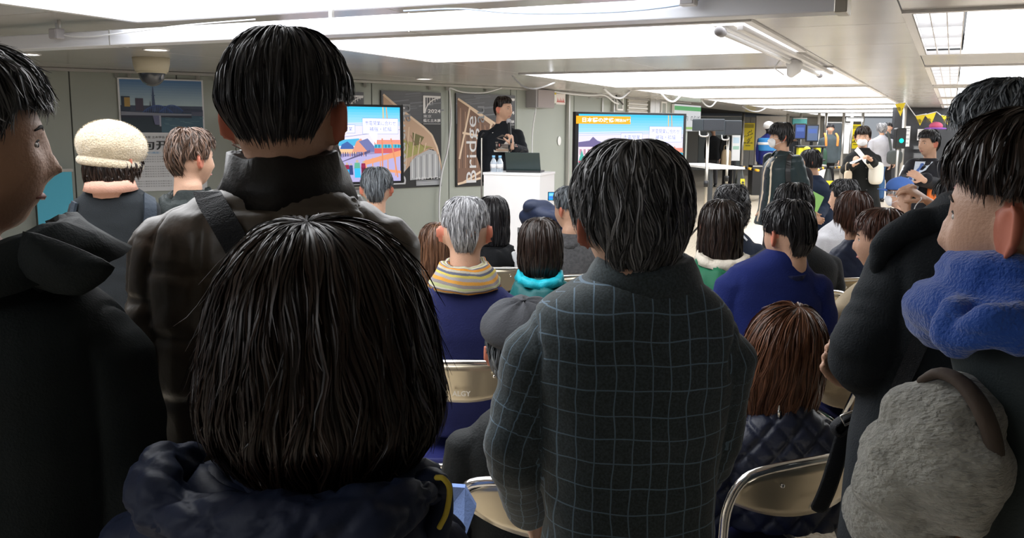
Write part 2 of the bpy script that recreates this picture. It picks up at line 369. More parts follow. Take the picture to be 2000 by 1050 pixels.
HCB = hairmat('hair_chestnut', (.035, .014, .010), (.12, .05, .034), mix=.5)

def cloth_mesh(torso, limbs, vox, fold=.004, fscale=9, seed=1, quilt=None, seam=True, smooth=7, extra=None, ex=2.3, ush=.2):
    """torso: slices; limbs: list of (points, radii); gives mesh with the cl attribute (pattern coordinates)"""
    parts = [stack(torso, ex=ex)] if torso else []
    for P, R in limbs: parts.append(tube(P, R, 16, smooth=4))
    if extra: parts += extra
    me, co, no = union(parts, vox, smooth, .5 if vox >= .0095 and not quilt else 0)
    S = np.array(torso, float) if torso else None
    n = len(co); best = np.full(n, 9.); second = np.full(n, 9.); cl = np.zeros((n, 3))
    if S is not None:
        o = np.argsort(S[:, 0]); S = S[o]; zi = co[:, 2]; xc, yc, a, b = [np.interp(zi, S[:, 0], S[:, i]) for i in range(1, 5)]
        best = (np.abs((co[:, 0]-xc)/a)**ex+np.abs((co[:, 1]-yc)/b)**ex)**(1/ex)
        best = best+np.clip(zi-S[-1, 0], 0, 1)*10+np.clip(S[0, 0]-zi, 0, 1)*10
        cl[:, 0] = np.where(np.abs(co[:, 1]-yc) > b*.35, co[:, 0]-xc[0]*0, co[:, 0]+np.sign(co[:, 0]-xc)*np.abs(co[:, 1]-yc)*.5); cl[:, 1] = zi
    for li, (P, R) in enumerate(limbs):
        PR = catmull(np.hstack([np.asarray(P, float), (np.ones(len(P))*R if np.isscalar(R) else np.asarray(R, float))[:, None]]), 5); Pn, Rn = PR[:, :3], PR[:, 3]; al = np.concatenate([[0], np.cumsum(np.linalg.norm(np.diff(Pn, axis=0), axis=1))])
        bd = np.full(n, 9.); bu = np.zeros(n); bv = np.zeros(n)
        for i in range(len(Pn)-1):
            d = Pn[i+1]-Pn[i]; ll = np.linalg.norm(d)+1e-9; d = d/ll; q = co-Pn[i]; t = np.clip(q@d, 0, ll); rv = q-np.outer(t, d); ds = np.linalg.norm(rv, axis=1)/(Rn[i]+(Rn[i+1]-Rn[i])*t/ll)
            k = ds < bd; bd[k] = ds[k]; e = np.array([1., 0, 0]); e = e-d*np.dot(e, d); e /= np.linalg.norm(e)+1e-9; g = np.cross(d, e)
            bu[k] = (al[i]+t)[k]; bv[k] = np.arctan2(rv@g, rv@e)[k]*Rn[i]
        k = bd < best; second = np.where(k, best, np.minimum(second, bd)); best = np.where(k, bd, best)
        cl[k, 0] = bv[k]+.01; cl[k, 1] = bu[k]; cl[k, 2] = li+1
    disp = fold*(snoise(co*np.array([1, 1, .7]), fscale, seed)*.7+snoise(co*np.array([1.2, 1, 2.2]), fscale*1.3, seed+9)*.6)
    on = cl[:, 2] > 0
    disp = disp+np.where(on, fold*.55*np.sin(cl[:, 1]*55+7*snoise(co, 5, seed+3)), 0)*(.5+.5*np.sin(cl[:, 1]*9))
    if seam: disp -= .004*np.exp(-((second-best)/.045)**2)*(second < 3)
    if quilt:
        kind, su, sv, amp, w_ = quilt
        uu = cl[:, 0]+snoise(co, 6, seed+5)*.004; vv = cl[:, 1]+snoise(co, 6, seed+6)*.004
        if kind == 'diamond': p_, q_ = uu/su+vv/sv, uu/su-vv/sv
        else: p_, q_ = uu/su+.25, vv/sv
        dist = np.minimum(np.abs((p_+.5) % 1-.5)*su, np.abs((q_+.5) % 1-.5)*(sv if kind != 'diamond' else su))
        disp = disp+amp*(1-np.exp(-(dist/w_)**2))-amp
    co2 = co+no*disp[:, None]
    me.vertices.foreach_set('co', co2.astype(np.float32).ravel())
    a = me.attributes.new('cl', 'FLOAT_VECTOR', 'POINT'); a.data.foreach_set('vector', cl.astype(np.float32).ravel())
    me.polygons.foreach_set('use_smooth', np.ones(len(me.polygons), dtype=bool)); me.update()
    return me, co2
def bake(name, me, co, m, parent, label=None):
    me.name = name; me.vertices.foreach_set('co', local(parent, co).astype(np.float32).ravel()); me.update()
    return lobj(name, me, m, parent, label)
def bvh(me, parent=None):
    return BVHTree.FromPolygons([v.co[:] for v in me.vertices], [tuple(p.vertices) for p in me.polygons])
def hit(tree, x, y, lift=.004):          # point of a garment seen at that place; used to lay straps and seams on cloth
    d = Vector(ray(x, y)).normalized(); p, nrm, i, ds = tree.ray_cast(Vector(CAM), d)
    return (np.array(p)+np.array(nrm)*lift, np.array(nrm)) if p else None
def strap(name, tree, pix, width, thick, m, parent, label=None):
    P, N = [], []
    for x, y in catmull([(a, b, 0) for a, b in pix], 5)[:, :2]:
        h = hit(tree, x, y, thick*.5)
        if h: P.append(h[0]); N.append(h[1])
    if len(P) < 3: print('STRAP MISSED', name, pix); return None
    P = np.array(P); N = np.array(N)
    for _ in range(2): P[1:-1] = (P[:-2]+2*P[1:-1]+P[2:])/4; N[1:-1] = (N[:-2]+N[1:-1]+N[2:])/3
    T = np.gradient(P, axis=0); B = np.cross(T, N); B /= np.linalg.norm(B, axis=1)[:, None]
    N = np.cross(B, T); N /= np.linalg.norm(N, axis=1)[:, None]; P = P+N*.003
    V_ = []; F_ = []
    for p, b, n_ in zip(P, B, N): V_ += [p-b*width/2-n_*thick/2, p+b*width/2-n_*thick/2, p+b*width/2+n_*thick/2, p-b*width/2+n_*thick/2]
    k = len(P)
    for i in range(k-1):
        for j in range(4): F_.append((i*4+j, i*4+(j+1) % 4, i*4+4+(j+1) % 4, i*4+4+j))
    F_ += [(3, 2, 1, 0), tuple(range(k*4-4, k*4))]
    return plain(name, [(np.array(V_), F_)], m, parent, label, smooth=False)
def ring(c, rows, gap=0, seg=40, R=None, name='collar', m=None, parent=None, label=None, thick=.006, wob=0, seed=1, cl=False, ex=2.0):
    """band round the neck; rows: (z, a, b, y shift) from the inside lower edge over the fold to the outside; gap = opening in front (radians)"""
    an = np.linspace(gap/2, 2*PI-gap/2, seg)+PI/2; rows = np.array(rows, float); V_ = []; full = gap == 0
    if full: an = np.linspace(0, 2*PI, seg, endpoint=False)
    rr = np.vstack([rows, rows[::-1]*[1, 1, 1, 1]-[[0, thick, thick, 0]]]) if thick else rows
    nr = len(rr)
    for a in an:
        for z, ra, rb, ys in rr:
            wv = wob*math.sin(a*5+seed+z*60)+wob*.6*math.sin(a*11+z*120)
            cc, ss = math.cos(a), math.sin(a)
            V_.append((cc*(ra+wv), ss*(rb+wv)+ys, z+wv*.8))
    n = len(an); F_ = []
    for i in range(n if full else n-1):
        for j in range(nr):
            i2 = (i+1) % n; F_.append((i*nr+j, i2*nr+j, i2*nr+(j+1) % nr, i*nr+(j+1) % nr))
    if not full: F_ += [tuple(range(nr)), tuple(range((n-1)*nr, n*nr))[::-1]]
    V_ = np.array(V_)
    if R is not None: V_ = V_@R.T
    V_ = V_+np.array(c)
    me = mesh_np(name, local(parent, V_), faces=F_)
    if cl:
        a_ = me.attributes.new('cl', 'FLOAT_VECTOR', 'POINT'); q = []
        for i, a in enumerate(an):
            acc = 0
            for j in range(nr): q.append((j/nr+.012*math.sin(a*2), a*.1, 0))
        a_.data.foreach_set('vector', np.array(q, dtype=np.float32).ravel())
    return lobj(name, me, m, parent, label)

def person(label, H, yaw=0, R=None, hyaw=None, hp=0, hr=0, hs=1.0, sw=.205, drop=.075, neck=.155, depth=.11, base='sit', torso=None, arms=None, hipz=None,
           jm=None, tm=None, sm=None, hairm=None, prof=SHORT, hk=None, vox=.011, jvox=.014, fold=.004, fscale=9, quilt=None, bottom=None, group=None,
           hands=(), jname='jacket', jlabel=None, mask=False, legs=True, collar=None, ear=True, seed=None, skirt=0, floor=0.0, hvox=.0045, glasses=False, armr=1.0, flare=0, cat='person', nm='person', lean=0, shirt=None):
    """H head centre (world); yaw of the body, hyaw of the head on it; base sit / stand"""
    H = np.array(H, float); seed = seed or int(abs(H[0]*97+H[1]*31+H[2]*17)) % 997+1
    by = Matrix.Rotation(yaw, 3, 'Z'); B = np.array(by); hR = rotm(yaw if hyaw is None else hyaw, hp, hr)
    N = H+np.array([0, 0, -neck*hs])+B@np.array([0, -.035-lean*.1, 0])
    def bl(p): return B@np.array(p, float)
    hz = hipz if hipz is not None else (.548 if base == 'sit' else max(.80, min(.95, N[2]*.60)))+floor
    root = thing(nm, label, cat, (N[0], N[1], floor), yaw, group)
    own = torso is not None
    T = N[2]-hz
    if torso is None:
        torso = [(N[2]+.03, .056, .056, 0), (N[2]+.0, .070, .064, 0), (N[2]-.030, .115, .075, 0), (N[2]-drop, sw*.80, .088, 0), (N[2]-drop-.045, sw*.93, .098, 0), (N[2]-.20, sw*.90, depth, 0), (N[2]-T*.62, sw*.82, depth, .01), (hz+.05, sw*.84, depth*1.1, .02), ((hz-.05 if base == 'sit' else hz-.09) if bottom is None else bottom, sw*.86+flare, depth*1.12+flare*.5, .02)]
        tor = []
        for z, a, b, ys in torso:
            f = (N[2]-z)/max(T, .1); off = bl((0, -lean*f, 0)); tor.append((z, N[0]+off[0]+bl((0, ys, 0))[0], N[1]+off[1]+bl((0, ys, 0))[1], a, b))
        tor = [(z, x, y, a*abs(math.cos(yaw))+b*abs(math.sin(yaw)), b*abs(math.cos(yaw))+a*abs(math.sin(yaw))) for z, x, y, a, b in tor]
    else: tor = torso
    z0 = N[2]-drop-.035
    if arms is None:
        arms = []
        for s in (-1, 1):
            sh = N+bl((s*(sw-.035), 0, 0)); sh[2] = z0
            e = sh+bl((s*.045, -.02, -.27)); wr = e+bl((-s*.07, .21, -.05)) if base == 'sit' else e+bl((-s*.01, .06, -.24))
            if base == 'sit': wr[2] = max(wr[2], hz+.135)
            arms.append([sh, e, wr])
    limbs = []
    for a in arms:
        a = [np.array(q, float) for q in a]; sh, e, wr = a[:3]; r3 = a[3] if len(a) > 3 else np.array([.062, .052, .040])*armr
        limbs.append(([sh, sh*.5+e*.5, e, e*.5+wr*.5, wr], [r3[0], r3[0]*.5+r3[1]*.5, r3[1], r3[1]*.5+r3[2]*.5, r3[2]]))
    if not hands:
        hands = []; hvox = .006 if vox < .014 else .009
        for a, s in zip(arms, (-1, 1)):
            e, wr = np.array(a[1], float), np.array(a[2], float); d = (wr-e)/np.linalg.norm(wr-e)
            if base == 'sit': d = d*[1, 1, .2]; hands.append(dict(Wp=wr+d*.035, d=d+[0, 0, -.12], n=(0, 0, -1), side=s, sc=.92, curl=.35))
            else: hands.append(dict(Wp=wr+d*.035, d=d, n=bl((-s, 0, 0)), side=s, sc=.95, curl=.45))
    # skin body: head, neck, chest, arms in one surface, hands joined on
    hp_ = [(v@hR.T+H, f) for v, f in head_parts(hs, ear)]
    chest = [(z, x, y, a*.72, b*.72) for z, x, y, a, b in tor if z < N[2]-.05 and z > N[2]-.35]
    bp = hp_+([stack(chest)] if len(chest) > 1 else [])+[tube([N+[0, 0, .05], N-[0, 0, .05]], [.048, .045], 14)]
    for P, Rr in limbs: bp.append(tube(P, np.array(Rr)*.6, 10, smooth=3))
    me, co, no = union(bp, vox, 2, .5 if vox >= .009 else .6)
    if hands:
        h2 = []
        for hd in hands: h2 += hand(**hd)
        hm, hc, hn = union(h2, hvox, 1); hm.vertices.foreach_set('co', hc.astype(np.float32).ravel())
        v, f = join_meshes('body', [me, hm]); me = mesh_np('body', local(root, v), faces=f)
    else: me.vertices.foreach_set('co', local(root, co).astype(np.float32).ravel()); me.polygons.foreach_set('use_smooth', np.ones(len(me.polygons), dtype=bool))
    me.name = 'body'; body = lobj('body', me, SKIN, root)
    me.materials.append(EARM); hl = (np.array([p.center[:] for p in me.polygons])-local(root, [H])[0])@(np.array(wmat(root))[:3, :3].T@hR)/hs
    me.polygons.foreach_set('material_index', ((np.abs(hl[:, 0]) > .0775) & (hl[:, 2] > -.05) & (hl[:, 2] < .04) & (np.abs(hl[:, 1]+.012) < .04)).astype(np.int32)); me.update()
    def hd_(p): return (np.array(p)*hs)@hR.T+H
    for s in (-1, 1):
        v, f = ellipsoid((0, 0, 0), (.0135, .0065, .0052), su=12, sv=8); c = np.array([s*.031, .0682, .005]); eye = plain('eye', [(hd_(v+c), f)], EYEW, body)
        v, f = ellipsoid((0, 0, 0), (.0058, .0035, .0046), su=10, sv=6); me2 = mesh_np('iris', local(root, hd_(v+c+[0, .0045, 0])), faces=f)
        eye.data.materials.append(IRIS); b2 = bmesh.new(); b2.from_mesh(eye.data); k0 = len(b2.faces); b2.from_mesh(me2)
        b2.faces.ensure_lookup_table()
        for q in b2.faces[k0:]: q.material_index = 1
        b2.to_mesh(eye.data); b2.free()
        plain('eyelid', [tube([hd_((s*.0175, .0725, .0075)), hd_((s*.024, .0765, .0105)), hd_((s*.033, .0750, .0110)), hd_((s*.044, .0665, .0065))], [.0009, .0016, .0016, .0008], 6)], BROW, body)
        plain('eyebrow', [tube([hd_((s*.014, .0835, .024)), hd_((s*.030, .0800, .029)), hd_((s*.046, .0700, .024))], [.002, .0028, .0012], 6)], BROW, body)
    if not mask: plain('lips', [tube([hd_((-.022, .0700, -.066)), hd_((-.009, .0795, -.0645)), hd_((0, .0805, -.066)), hd_((.009, .0795, -.0645)), hd_((.022, .0700, -.066))], [.0015, .0045, .005, .0045, .0015], 6)], LIPS, body)
    if mask:
        v, f = ellipsoid((0, 0, 0), (1, 1, 1), su=24, sv=14); v = v*[.060, .034, .048]*np.array(1.0); v[:, 1] = np.clip(v[:, 1], -.01, 1); v += [0, .068, -.048]
        v[:, 1] += .018*np.exp(-((v[:, 0])/.015)**2-((v[:, 2]+.03)/.02)**2)
        mk = [(hd_(v), f)]
        for s in (-1, 1):
            for zz in (-.012, -.075): mk.append(tube([hd_((s*.052, .075, zz)), hd_((s*.074, .03, zz*.6-.004)), hd_((s*.083, -.012, -.006 if zz > -.05 else -.038))], .0015, 6))
        plain('face_mask', mk, mat('mask_white', (.82, .84, .87), .8), root)
    if hairm:
        k = dict(n=1300, wid=.0022, seg=6, seed=seed); k.update(hk or {}); hair(root, H, hR, prof, hairm, hs=hs, **k)
    # garment
    jo = None
    if jm:
        me, co = cloth_mesh(tor, limbs, jvox, fold, fscale, seed, quilt); tree = BVHTree.FromPolygons([tuple(c) for c in co], [tuple(p.vertices) for p in me.polygons])
        jo = bake(jname, me, co, jm, root, jlabel)
    else: tree = None
    # trousers and shoes
    if tm and legs:
        hc_ = np.array([tor[-1][1], tor[-1][2], hz]); lp = []; fl = floor
        if base == 'sit':
            lp.append(tube([hc_+bl((-.055, .03, -.0)), hc_+bl((.055, .03, -.0))], [.086, .086], 14))
            for s in (-1, 1): kn = hc_+bl((s*.12, .36, 0)); kn[2] = .53+fl; an = kn+bl((0, -.03, 0)); an[2] = .09+fl; lp.append(tube([hc_+bl((s*.09, .04, 0)), hc_*.5+kn*.5+bl((s*.01, 0, 0)), kn, (kn+an)/2, an], [.086, .080, .065, .058, .052], 14, smooth=3))
        else:
            lp.append(tube([hc_+bl((-.06, 0, .02)), hc_+bl((.06, 0, .02))], [.115, .115], 14))
            for s in (-1, 1): kn = hc_+bl((s*.09, .02, 0)); kn[2] = fl+.46; an = kn+bl((s*.015, -.01, 0)); an[2] = fl+.09; lp.append(tube([hc_+bl((s*.085, 0, 0)), hc_*.5+kn*.5, kn, (kn+an)/2, an], [.095, .085, .068, .062, .056], 14, smooth=3))
        me, co, no = union(lp, max(jvox, .022), 2, .6); co = co+no*(.004*snoise(co, 9, seed+2))[:, None]; me.polygons.foreach_set('use_smooth', np.ones(len(me.polygons), dtype=bool)); bake('trousers', me, co, tm, root)
        for s in (-1, 1):
            if base == 'sit': an = hc_+bl((s*.12, .33, 0))
            else: an = hc_+bl((s*.105, .01, 0))
            an[2] = fl+.055
            sp = [tube([an+bl((0, -.05, -.008)), an+bl((0, .03, -.010)), an+bl((0, .12, -.018)), an+bl((0, .175, -.025))], [.040, .042, .046, .032], 14, up=[0, 0, 1], flat=[1, .95, .70, .6]), tube([an+[0, 0, .06], an], [.04, .042], 12)]
            sp.append(tube([an+bl((0, -.06, -.044)), an+bl((0, .10, -.044)), an+bl((0, .19, -.044))], [.040, .047, .03], 12, up=[0, 0, 1], flat=.25))
            plain('shoe', sp, sm or SHOE, root)
    return dict(root=root, body=body, jacket=jo, tree=tree, N=N, H=H, hR=hR, B=B, bl=bl, tor=tor)
SHOE = mat('shoe_black', (.012, .012, .014), .4)
# ------------------------------------------------------------------ the hall
CH = 2.2
M_pan = mat('ceiling_metal', (.62, .61, .60), .22, metal=.35, bump=.03, bscale=2, var=.05, vscale=1.2)
M_slab = mat('slab_dark', (.05, .05, .05), .9)
M_wall = mat('wall_green_grey', (.37, .40, .365), .38, metal=.15, bump=.02, bscale=1.5, var=.05, vscale=.8)
M_white = mat('white_enamel', (.85, .85, .86), .35); M_wf = mat('light_frame', (.80, .79, .80), .3)
M_lamp = emis('lamp_panel', (.97, .98, 1.0), LIGHT)
M_chr = mat('chrome', (.72, .71, .69), .16, metal=1); M_steel = mat('brushed_steel', (.55, .52, .46), .32, metal=.9)
M_blk = mat('black_plastic', (.012, .013, .015), .42); M_grey = mat('grey_plastic', (.36, .35, .37), .5); M_cable = mat('cable_white', (.78, .80, .84), .5); M_cblk = mat('cable_black', (.015, .015, .017), .5)
M_beige = mat('beige_plastic', (.62, .57, .44), .5); M_trim = mat('trim_metal', (.55, .54, .52), .3, metal=.7)
def tile_mat():
    m, nt, p = nodes('granite'); tc = nt.nodes.new('ShaderNodeTexCoord'); g = nt.nodes.new('ShaderNodeNewGeometry')
    v = nt.nodes.new('ShaderNodeTexVoronoi'); v.inputs['Scale'].default_value = 70; L(nt, g.outputs['Position'], v.inputs['Vector'])
    n = nt.nodes.new('ShaderNodeTexNoise'); n.inputs['Scale'].default_value = 28; n.inputs['Detail'].default_value = 5; L(nt, g.outputs['Position'], n.inputs['Vector'])
    ad = math_node(nt, 'ADD', math_node(nt, 'MULTIPLY', v.outputs['Distance'], .6), math_node(nt, 'MULTIPLY', n.outputs[0], .75))
    r = nt.nodes.new('ShaderNodeValToRGB'); e = r.color_ramp.elements
    e[0].position = .30; e[0].color = (.13, .085, .05, 1); e[1].position = .74; e[1].color = (.70, .62, .50, 1); x = e.new(.48); x.color = (.47, .38, .27, 1)
    L(nt, ad, r.inputs[0]); L(nt, r.outputs[0], p.inputs['Base Color']); p.inputs['Roughness'].default_value = .28; return m
M_tile = tile_mat()
floor = bxo('floor', (4, 16, -.05), (40, 60, .07), mat('joint', (.30, .26, .21), .8)); floor['kind'] = 'structure'
tm_ = bmesh.new(); box(tm_, (0, 0, 0), (.994, .994, .016), bev=.002); tme = bpy.data.meshes.new('tile'); tm_.to_mesh(tme); tm_.free(); tme.materials.append(M_tile)
cells = []
for i in range(-2, 46):
    for j in range(-14, 9):
        c = UV(i+.5, j+.35)
        if c[1] < -1 or abs(c[0]) > .64*c[1]+1.8 or c[1] > 44: continue
        if c[0] < -6+(c[1]-9)*.8 and c[1] > 8 and c[0] < 3.6: continue
        cells.append((c[1], i, j))
cells.sort()
rotT = Matrix.Rotation(-TH, 4, 'Z')
M4 = Matrix(((V[0], U[0], 0, 0), (V[1], U[1], 0, 0), (0, 0, 1, 0), (0, 0, 0, 1)))
near, far_ = cells[:270], cells[270:]
for _, i, j in near:
    o = bpy.data.objects.new('tile', tme); COL.objects.link(o); o.parent = floor; c = UV(i+.5, j+.35, -.007); o.matrix_basis = Matrix.Translation(Vector(c)) @ M4
if far_:
    bm = bmesh.new()
    for _, i, j in far_: box(bm, UV(i+.5, j+.35, -.007), (.994, .994, .016), rot=M4)
    lobj('floor_tiles', bm, M_tile, floor, kind='stuff')
# ceiling: slab, metal panels, light troffers
ceil = bxo('ceiling', (4, 16, CH+.16), (60, 64, .05), M_slab); ceil['kind'] = 'structure'
PM = {}
def cpanel(u0, u1, v0, v1, m=None):
    g = .007; k = (round(u1-u0-g, 3), round(v1-v0-g, 3))
    if k not in PM:
        bm = bmesh.new(); box(bm, (0, 0, 0), (k[1], k[0], .02), bev=.003); me = bpy.data.meshes.new('panel'); bm.to_mesh(me); bm.free(); me.materials.append(M_pan); PM[k] = me
    o = bpy.data.objects.new('panel', PM[k]); COL.objects.link(o); o.parent = ceil; o.matrix_basis = Matrix.Translation(Vector(UV((u0+u1)/2, (v0+v1)/2, CH+.01))) @ M4
def cstrip(u0, u1, v0, v1, step=1.33):
    n = max(1, round((u1-u0)/step)); e = np.linspace(u0, u1, n+1)
    for a, b in zip(e[:-1], e[1:]): cpanel(a, b, v0, v1)
LV0, LV1, RV0, RV1 = -4.33, -1.05, -.28, 2.9
LT = [(-3.5, -1.5), (.9, 4.05), (5.3, 7.45), (9.3, 12.5), (13.3, 16.9), (17.7, 20.9), (22.0, 25.0), (26.4, 29.8), (31.4, 33.6), (34.2, 36.5)]  # first panel is out of view, added to brighten the foreground backs
RT = [(5.25, 8.1), (9.55, 13.0), (14.0, 17.4), (18.4, 21.6), (22.7, 26)]
cstrip(-6, 40, LV1, RV0); cstrip(-6, 28, RV1, 5.4, 1.9)
cstrip(-6, 40, LV0-1.6, LV0, 1.9); cstrip(-6, 24, LV0-3.6, LV0-1.6, 2.4); cstrip(-6, 16, LV0-6.4, LV0-3.6, 2.8)
def gaps(T, v0, v1, end):
    u = -6
    for a, b in T:
        if a-u > .1: cstrip(u, a, v0, v1, 1.4) if a-u > 2 else [cpanel(u, a, v, v+(v1-v0)/2) for v in (v0, (v0+v1)/2)]
        u = b
    if u < end: cstrip(u, end, v0, v1)
gaps(LT, LV0, LV1, 40); gaps(RT, RV0, RV1, 28)
def troffer(u0, u1, v0, v1, label, louver=False):
    t = thing('ceiling_light', label, 'ceiling light', UV((u0+u1)/2, (v0+v1)/2, CH), -TH, 'luminous ceiling light troffers')
    hu, hv = (u1-u0)/2, (v1-v0)/2; fb = bmesh.new(); w_ = .05
    for c, s in (((0, hu-w_/2, 0), (2*hv, w_, .03)), ((0, -hu+w_/2, 0), (2*hv, w_, .03)), ((hv-w_/2, 0, 0), (w_, 2*hu-2*w_, .03)), ((-hv+w_/2, 0, 0), (w_, 2*hu-2*w_, .03))): box(fb, c, s)
    lobj('frame', fb, M_wf, t)
    x0 = -hv+(.30 if louver else .05)
    nn = max(1, round((hv-.05-x0)/1.5)); e = np.linspace(x0, hv-.05, nn+1)
    for a, b in zip(e[:-1], e[1:]): bxo('diffuser', ((a+b)/2, 0, .02), (b-a-.012, 2*hu-.1, .012), M_lamp, t)
    if louver:
        gb = bmesh.new()
        for k in range(4): box(gb, (-hv+.05+k*.08, 0, .0), (.006, 2*hu-.1, .03))
        k = int((2*hu-.1)/.55)
        for q in range(k+1): box(gb, (-hv+.17, -hu+.05+q*(2*hu-.1)/k, .0), (.24, .006, .03))
        lobj('louver_grid', gb, M_wf, t); bxo('louver_lamp', (-hv+.17, 0, .035), (.24, 2*hu-.1, .01), emis('lamp_soft', (.97, .98, 1), LIGHT*.5), t)
    return t
names = ['added unseen behind the viewer for fill', 'nearest, cut by the top of the picture', 'just past the hanging beam', 'third from the viewer', 'fourth from the viewer', 'fifth from the viewer', 'sixth from the viewer', 'seventh from the viewer', 'eighth, far down the hall', 'farthest from the viewer']
for (a, b), nme in zip(LT, names): troffer(a, b, LV0, LV1, 'wide luminous ceiling panel of the left row, '+nme)
for (a, b), nme in zip(RT, ['nearest in view', 'second in view', 'third in view', 'fourth in view', 'farthest']): troffer(a, b, RV0, RV1, 'luminous ceiling panel with louvre edge, right row, '+nme, True)

# walls
WP = np.array([(-11.5, 5.6), (-4.98, 9.62), (-3.19, 10.72), (-2.05, 11.7), (.06, 13.67), (1.0, 15.1), (1.79, 16.58), (2.78, 18.3), (3.75, 19.95)])
def seg_hit(px, py=200):
    d = ray(px, py)[:2]; d = d/d[1]
    for k in range(len(WP)-1):
        a, b = WP[k], WP[k+1]; A = np.array([[d[0], -(b-a)[0]], [d[1], -(b-a)[1]]]); s, t = np.linalg.solve(A, a)
        if s > 0 and -.001 <= t <= 1.001: return a+(b-a)*t, k
    a, b = WP[-2], WP[-1]; A = np.array([[d[0], -(b-a)[0]], [d[1], -(b-a)[1]]]); s, t = np.linalg.solve(A, a); return a+(b-a)*t, len(WP)-2
def wdir(k): d = WP[k+1]-WP[k]; d /= np.linalg.norm(d); return np.array([d[0], d[1], 0]), np.array([d[1], -d[0], 0])
bm = bmesh.new()
for k in range(len(WP)-1):
    d, n = wdir(k); a = WP[k]; b = WP[k+1]; c = np.array([*(a+b)/2, CH/2])-n*.10; ln = np.linalg.norm(b-a)
    box(bm, c, (ln+.02, .14, CH), rot=Matrix.Rotation(math.atan2(d[1], d[0]), 4, 'Z'))
wall = lobj('wall_left', bm, mat('wall_joint', (.12, .13, .12), .7), None); wall['kind'] = 'structure'
def wpanel(p, q, k, z0=.08, z1=CH-.03, m=None, name='panel', par=None, th=.02, off=0):
    d, n = wdir(k); ln = np.linalg.norm(q-p); c = np.array([*(p+q)/2, (z0+z1)/2])+n*(-.03+th/2+off)
    return bxo(name, c, (ln-.012, th, z1-z0), m or M_wall, par if par is not None else wall, bev=.003, rot=Matrix.Rotation(math.atan2(d[1], d[0]), 4, 'Z'))
seams = [-1500, -500, -330, -170, -20, 138, 347, 480, 610, 727, 877, 998, 1105, 1196, 1246, 1285, 1310]
cuts = []
for s in seams: p, k = seg_hit(s); cuts.append((p, k))
for i in range(1, len(cuts)-1):
    (p, k), (q, k2) = cuts[i], cuts[i+1]
    if k == k2: wpanel(p, q, k)
    else:
        c = [p]+[WP[j] for j in range(k+1, k2+1)]+[q]
        for j in range(len(c)-1): wpanel(c[j], c[j+1], k+j)
wpanel(cuts[-1][0], WP[-1], len(WP)-2)
# end pillar at the corner of the wall and the trim rail under the ceiling
bm = bmesh.new()
for k in range(len(WP)-1):
    d, n = wdir(k); a = WP[k]; b = WP[k+1]; c = np.array([*(a+b)/2, CH-.02])+n*.02; box(bm, c, (np.linalg.norm(b-a)+.03, .05, .03), rot=Matrix.Rotation(math.atan2(d[1], d[0]), 4, 'Z'))
t = lobj('trim_1', bm, M_trim, None); t['kind'] = 'structure'
bm = bmesh.new()
for k in range(len(WP)-1):
    d, n = wdir(k); a = WP[k]; b = WP[k+1]; c = np.array([*(a+b)/2, .05])+n*.0; box(bm, c, (np.linalg.norm(b-a)+.03, .04, .10), rot=Matrix.Rotation(math.atan2(d[1], d[0]), 4, 'Z'))
t = lobj('baseboard_left', bm, M_trim, None); t['kind'] = 'structure'
for s in (230, 255, 388, 420, 712, 838, 872, 950, 1150, 1165):   # hooks of the picture rail
    p, k = seg_hit(s); d, n = wdir(k); o = bxo('rail_hook', np.array([*p, CH-.06])+n*.02, (.03, .03, .05), M_trim, t)
t = bxo('wall_far', (6.5, 38.6, CH/2), (16, .2, CH), mat('far_wall', (.6, .6, .58), .45, var=.05, vscale=.5)); t['kind'] = 'structure'
for x in np.arange(-1.2, 14, 2.0): bxo('panel', (x, 38.48, CH/2), (1.98, .03, CH-.04), mat('far_wall_panel', (.62, .62, .59), .4), t)
pb = W(1742, 300, 22.9); wr0 = 9.55
t = bxo('wall_right_dark', (pb[0]+4, 22.95, CH/2), (8, .14, CH), mat('black_board', (.035, .037, .042), .6, var=.2, vscale=6)); t.name = 'wall_right'; t['kind'] = 'structure'
sd = UV(20, 5.5); bm = bmesh.new(); box(bm, UV(17, 5.6, CH/2), (.16, 46, CH), rot=M4); t = lobj('wall_right', bm, M_wall, None); t['kind'] = 'structure'
t = bxo('wall_back', (0, -6, CH/2), (30, .2, CH), M_wall); t['kind'] = 'structure'

# hanging beam with its gear
bm = bmesh.new(); box(bm, UV(3.97, -4.3, 2.092), (7.7, .13, .085), rot=M4, bev=.006)
beam = thing('hanging_beam', 'long white enamelled beam hanging below the lights across the top', 'beam', UV(3.97, -4.3, 2.05)); 
def adopt(name, bm, m, root, label=None, smooth=False):
    bmesh.ops.transform(bm, matrix=wmat(root).inverted(), verts=bm.verts); return lobj(name, bm, m, root, label, smooth=smooth)
adopt('beam_body', bm, mat('beam_white', (.72, .74, .80), .3), beam)
bm = bmesh.new(); box(bm, UV(3.97, -.43, 2.095), (.05, .15, .10), rot=M4, bev=.004); adopt('end_cap', bm, M_steel, beam)
for v in (-2.4, -4.4, -6.6):
    bm = bmesh.new(); box(bm, UV(3.97, v, 2.092), (.008, .134, .089), rot=M4); adopt('joint_strip', bm, M_trim, beam)
for v in (-.9, -2.9, -4.9, -7.2):
    bm = bmesh.new(); box(bm, UV(3.97, v, 2.17), (.02, .02, .09), rot=M4); adopt('hanger', bm, M_trim, beam)
def wire(name, P, r, m, label, cat='cable', group=None):
    o = plain(name, [tube(P, r, 6, smooth=5)], m, None); return tag(o, label, cat, group)
wire('cable', [UV(3.86, v, z) for v, z in ((-.95, 2.13), (-1.05, 2.10), (-1.3, 2.085), (-1.6, 2.09), (-1.85, 2.105), (-2.1, 2.135), (-2.4, 2.14))], .004, mat('cable_blue', (.42, .52, .70), .5), 'pale blue cable drooping along the hanging beam, top centre')
